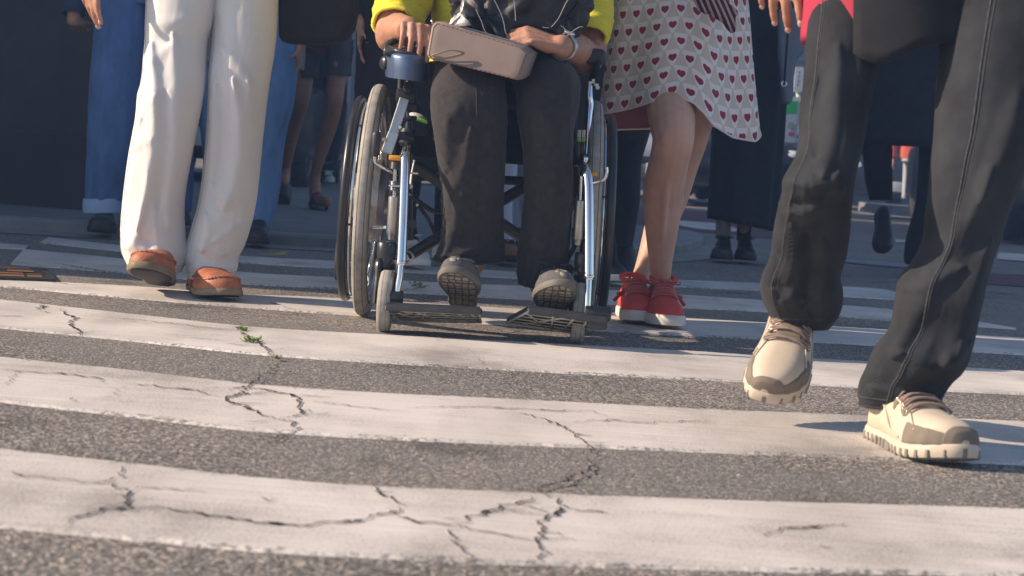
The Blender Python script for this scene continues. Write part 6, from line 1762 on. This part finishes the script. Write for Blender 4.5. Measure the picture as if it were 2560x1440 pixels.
# ------------------------------------------------------------------ vehicles
def car(label, c, paint, w=1.78, h=1.48, L=4.3, name='parked_car', face=1, boxy=0.0):
    c = Vector(c); root = empty(name, c, label, 'car')
    glass = mat('car_glass', (.015, .018, .022), .08, var=.05); lampm = mat('head_lamp', (.75, .76, .78), .12, var=.03, spec=.8)
    def ring(y, hw, z0, z1, r=.12, n=6):
        pts = []
        for (sx, sz, a0) in ((1, 1, 0), (-1, 1, 90), (-1, -1, 180), (1, -1, 270)):
            for k in range(n):
                a = math.radians(a0 + 90 * k / (n - 1)); cx, cz = sx * (hw - r), (z1 - r if sz > 0 else z0 + r)
                pts.append(c + Vector((cx + r * math.cos(a), y * face, cz + r * math.sin(a))))
        return pts
    hl = L / 2
    b = MB(); b.grid([ring(y, hw, z0, z1) for y, hw, z0, z1 in ((-hl, w*.36, .38, .62), (-hl+.06, w*.43, .28, .74), (-hl+.3, w*.485, .22, .84), (-hl+.9, w*.5, .20, .93), (-.3, w*.5, .20, .96), (hl-.9, w*.5, .20, .98), (hl-.25, w*.48, .24, .95), (hl, w*.40, .36, .80))], cap0=True, cap1=True)
    b.build('body', paint, root)
    g_ = MB(); g_.grid([ring(y, hw, .85, z1, .10) for y, hw, z1 in ((-hl+.95-.3*boxy, w*.45, .96), (-hl+1.5-.5*boxy, w*.41, h*.93), (-hl+1.9-.5*boxy, w*.39, h), (hl-1.3+.8*boxy, w*.39, h), (hl-.45+.3*boxy, w*.43, .98))], cap0=True, cap1=True)
    g_.build('cabin', glass, root)
    rf = MB(); rf.grid([ring(y, hw, h - .05, h + .012, .03) for y, hw in ((-hl+1.85-.5*boxy, w*.375), (hl-1.28+.8*boxy, w*.375))], cap0=True, cap1=True); rf.build('roof', paint, root)
    for sx in (-1, 1):
        p_ = MB(); p_.tube([c + Vector((sx*w*.45, (-hl+.98-.3*boxy)*face, .95)), c + Vector((sx*w*.385, (-hl+1.88-.5*boxy)*face, h-.01))], .035, 8); p_.build('pillar', paint, root)
        q_ = MB(); q_.ellipsoid(c + Vector((sx*w*.35, (-hl+.13)*face, .68)), (.17, .10, .085)); q_.build('headlight', lampm, root)
        q_ = MB(); q_.ellipsoid(c + Vector((sx*w*.555, (-hl+1.35)*face, .98)), (.10, .05, .065)); q_.build('mirror', paint, root)
        for y in (-hl + .85, hl - .85):
            wr = empty('wheel', (sx*w*.43, y*face, .32), None, None); wr.parent = root
            t_ = MB(); t_.lathe(c + Vector((sx*w*.43, y*face, .32)), (sx, 0, 0), [(-.10, .2), (-.10, .30), (-.05, .32), (.05, .32), (.10, .30), (.10, .2)], 28); t_.build('tyre', M_DARKSOLE, wr)
            t_ = MB(); t_.lathe(c + Vector((sx*w*.43, y*face, .32)), (sx, 0, 0), [(.06, .05), (.09, .19), (.105, .20), (.08, .2)], 24); t_.build('rim', M_STEEL, wr)
    q_ = MB(); q_.box(c + Vector((0, (-hl+.02)*face, .52)), (w*.5, .05, .13), None, .02); q_.build('grille', M_BLKP, root)
    q_ = MB(); q_.box(c + Vector((0, (-hl-.015)*face, .40)), (.34, .02, .16), None, .004); q_.build('number_plate', mat('plate_white', (.6, .6, .58), .5), root)
    return root
M_CARBLK = mat('black_car_paint', (.012, .012, .014), .25, var=.05)
M_CARSLV = mat('silver_car_paint', (.50, .53, .56), .3, .4, var=.04)
M_CARDK = mat('dark_van_paint', (.018, .019, .022), .3, var=.05)
car('black car facing the crossing behind the white trousers', At(585, 16.6, 0), M_CARBLK, face=1)
car('silver car parked far off, seen left of the bare shins', At(1612, 27, 0), M_CARSLV, face=1)
car('dark tall van in the shade at the right edge of the picture', At(2620, 17.5, 0), M_CARDK, w=1.95, h=2.3, L=4.9, name='parked_van', boxy=1.0)
car('dark van far down the street, left of the distant red top', At(2165, 31, 0), M_CARDK, w=1.9, h=2.1, L=4.8, name='parked_van', boxy=1.0)
car('black car far behind the long black dress', At(1800, 24, 0), M_CARBLK, face=1)
car('black car in the shade behind the striding man', At(2530, 20, 0), M_CARBLK, face=1)
car('black car in the shade behind the wheelchair', At(1150, 23, 0), M_CARBLK, face=1)

# ------------------------------------------------------------------ buildings, added dark block, signs, plants
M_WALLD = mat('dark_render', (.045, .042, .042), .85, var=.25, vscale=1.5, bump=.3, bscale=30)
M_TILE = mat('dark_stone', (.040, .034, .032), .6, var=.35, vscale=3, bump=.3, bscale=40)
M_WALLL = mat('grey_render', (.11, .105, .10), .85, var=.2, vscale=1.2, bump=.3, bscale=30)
M_WGLASS = mat('window_glass', (.012, .014, .018), .1, var=.1)
M_WFRAME = mat('window_frame', (.10, .10, .11), .5)
def building(label, x0, x1, y0, y1, h, wall, cols, rows_, side=None):
    root = empty('building', ((x0 + x1) / 2, y0, 0), label, 'building')
    b = MB(); b.box(((x0 + x1) / 2, (y0 + y1) / 2, h / 2 - .02), (x1 - x0, y1 - y0, h), None, .0); b.build('wall', wall, root, smooth=False)
    k_ = MB(); k_.box(((x0 + x1) / 2, (y0 + y1) / 2, h + .08), (x1 - x0 + .3, y1 - y0 + .3, .2)); k_.build('roof', M_WFRAME, root, smooth=False)
    if side is None:
        for i in range(cols):
            for j in range(rows_):
                cx = x0 + (x1 - x0) * (i + .5) / cols; ww = (x1 - x0) / cols * .62; cz = .5 + (h - .8) * (j + .5) / rows_; hh = (h - .8) / rows_ * .68
                f = MB(); f.box((cx, y0 - .03, cz), (ww + .16, .12, hh + .16), None, .01); of = f.build('window', M_WFRAME, root, smooth=False)
                p = MB(); p.box((cx, y0 - .075, cz), (ww, .05, hh)); p.build('pane', M_WGLASS, of, smooth=False)
    else:
        for i in range(cols):
            for j in range(rows_):
                cy = y0 + (y1 - y0) * (i + .5) / cols; ww = (y1 - y0) / cols * .62; cz = .5 + (h - .8) * (j + .5) / rows_; hh = (h - .8) / rows_ * .68
                f = MB(); f.box((x1 + .03, cy, cz), (.12, ww + .16, hh + .16), None, .01); of = f.build('window', M_WFRAME, root, smooth=False)
                p = MB(); p.box((x1 + .075, cy, cz), (.05, ww, hh)); p.build('pane', M_WGLASS, of, smooth=False)
    return root
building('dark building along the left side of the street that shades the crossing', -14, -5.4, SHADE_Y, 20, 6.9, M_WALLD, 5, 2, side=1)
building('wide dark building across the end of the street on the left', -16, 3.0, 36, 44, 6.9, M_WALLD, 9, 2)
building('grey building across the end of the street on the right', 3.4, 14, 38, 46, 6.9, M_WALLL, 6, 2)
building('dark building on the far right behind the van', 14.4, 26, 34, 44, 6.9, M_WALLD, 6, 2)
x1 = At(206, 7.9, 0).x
root = empty('pillar', (x1 - .6, 7.9, 0), 'dark block added for the deep shade at the left edge behind the crossing', 'pillar')
m = MB(); m.box((x1 - .6, 8.4, 3.3), (1.2, .8, 6.6), None, .02); m.build('shaft', M_TILE, root, smooth=False)  # block added to darken the far left, where only deep shade lies
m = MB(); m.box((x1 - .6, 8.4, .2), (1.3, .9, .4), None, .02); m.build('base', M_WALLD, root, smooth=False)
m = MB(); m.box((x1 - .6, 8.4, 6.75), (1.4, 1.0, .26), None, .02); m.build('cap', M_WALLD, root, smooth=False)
# street signs in the sunlight beyond
M_SIGNW = mat('sign_white', (.72, .70, .66), .5, var=.03); M_SIGNG = mat('sign_green', (.015, .42, .09), .5, var=.03); M_SIGNB = mat('sign_grey_blue', (.45, .49, .58), .5); M_INK = mat('sign_ink', (.10, .17, .42), .5)
Ys = 23.0
def quad(m, pts, Y, th): m.prism([P(x, y, Y) for x, y in pts], (0, th, 0))
root = empty('street_sign', At(1986, Ys, 0), 'white upright street sign with blue lettering above the green one', 'sign')
m = MB(); quad(m, [(1991,167),(2008,167),(2010,172),(2006,226),(2003,230),(1987,230),(1984,226),(1988,171)], Ys, .04); m.build('board', M_SIGNW, root, smooth=False)
m = MB()
for k, (x, y) in enumerate([(1999,182),(1998,192),(1997,203),(1995,213)]):
    for dx, dy, a, b_ in ((-3, -3, 3, -3), (-3, 0, 3, 0), (0, -4, 0, 4), (-3, 3, -1, 1), (3, 3, 1, 1))[: 3 + k % 3]:
        m.tube([P(x + dx, y + dy, Ys - .012), P(x + a, y + b_, Ys - .012)], .0045, 4)
m.build('lettering', M_INK, root)
m = MB(); m.tube([P(1996,228,Ys+.06), At(1990, Ys+.06, 0)], .03, 10); m.build('post', M_SIGNW, root)
root = empty('street_sign', At(1978, Ys - .6, 0), 'green and white street sign on a white post behind the grey cloth bag', 'sign')
Y2 = Ys - .6
m = MB(); quad(m, [(1960,242),(2003,242),(1990,372),(1955,372)], Y2, .05); m.build('board', M_SIGNW, root, smooth=False)
m = MB(); quad(m, [(1962,252),(1995,252),(1992,284),(1960,284)], Y2 - .012, .012); m.build('green_panel', M_SIGNG, root, smooth=False)
m = MB(); quad(m, [(1960,286),(1993,286),(1986,368),(1956,368)], Y2 - .012, .012); m.build('grey_panel', M_SIGNB, root, smooth=False)
m = MB(); m.lathe(P(1977,314,Y2 - .016), (0, 1, 0), [(0, .045), (.004, .045)], 20); m.build('green_disc', mat('pale_green', (.25, .38, .24), .5), root, smooth=False)
m = MB(); quad(m, [(1972,330),(1984,330),(1983,338),(1971,338)], Y2 - .016, .004); m.build('red_mark', M_REDK, root, smooth=False)
m = MB(); m.tube([P(1990,345,Y2 + .05), At(1974, Y2 + .05, 0)], .035, 10); m.build('post', M_SIGNW, root)
# shrubs at the far kerb
def shrub(label, c, r, n, seed):
    rnd = random.Random(seed); c = Vector(c)
    root = empty('shrub', c, label, 'shrub', 'shrubs along the far kerb')
    m = MB()
    for k in range(n):
        d = Vector((rnd.gauss(0, 1), rnd.gauss(0, 1), rnd.gauss(0, .8))).normalized() * r * rnd.random() ** .4
        p = c + Vector((d.x, d.y, r * .9 + d.z * .9)); a = Vector((rnd.uniform(-1, 1), rnd.uniform(-1, 1), rnd.uniform(-.3, 1))).normalized(); b_ = a.cross(Vector((rnd.uniform(-1, 1), rnd.uniform(-1, 1), rnd.uniform(-1, 1)))).normalized(); l = rnd.uniform(.04, .085)
        m.add([p, p + a * l * .5 + b_ * l * .3, p + a * l, p + a * l * .5 - b_ * l * .3], [[0, 1, 2, 3]])
    m.build('foliage', mat('shrub_leaf', (.13, .17, .03), .6, var=.4, vscale=8), root, smooth=False)
    s = MB()
    for k in range(5):
        a = k * 1.3; s.tube([c + Vector((.03 * math.cos(a), .03 * math.sin(a), 0)), c + Vector((r * .5 * math.cos(a), r * .5 * math.sin(a), r * .9))], [.014, .005], 6)
    s.build('stem', M_TILE, root)
shrub('sunlit shrub below the green street sign', At(1972, 24.5, 0), .45, 700, 1)
shrub('sunlit shrub between the white trousers and the bare legs, far behind', At(745, 27.5, 0), .5, 600, 2)
shrub('sunlit shrub at the far right edge', At(2552, 26, 0), .5, 600, 3)
# pale kerb in the sunlight under the distant person
m = MB(); a_, b_ = At(2200, 24.6, 0), At(2420, 24.4, 0)
m.prism([a_, b_, b_ + Vector((0, 1.6, 0)), a_ + Vector((0, 1.6, 0))], (0, 0, .14)); tag(m.build('far_kerb', M_CONC, smooth=False), kind='structure')
# ------------------------------------------------------------------ thin blue volume added only to lift the blacks
hz = MB(); hz.box((0, 35, 3.1), (60, 90, 8.2))
mh_ = bpy.data.materials.new('fade_haze'); mh_.use_nodes = True
t = mh_.node_tree
t.nodes.remove(t.nodes['Principled BSDF'])
pv_ = t.nodes.new('ShaderNodeVolumePrincipled')
pv_.inputs['Color'].default_value = (.36, .56, 1.0, 1)
pv_.inputs['Density'].default_value = FADE_HAZE
pv_.inputs['Anisotropy'].default_value = 0.0
t.links.new(pv_.outputs[0], t.nodes['Material Output'].inputs['Volume'])
o = hz.build('fade_haze', mh_, smooth=False)
tag(o, kind='stuff')
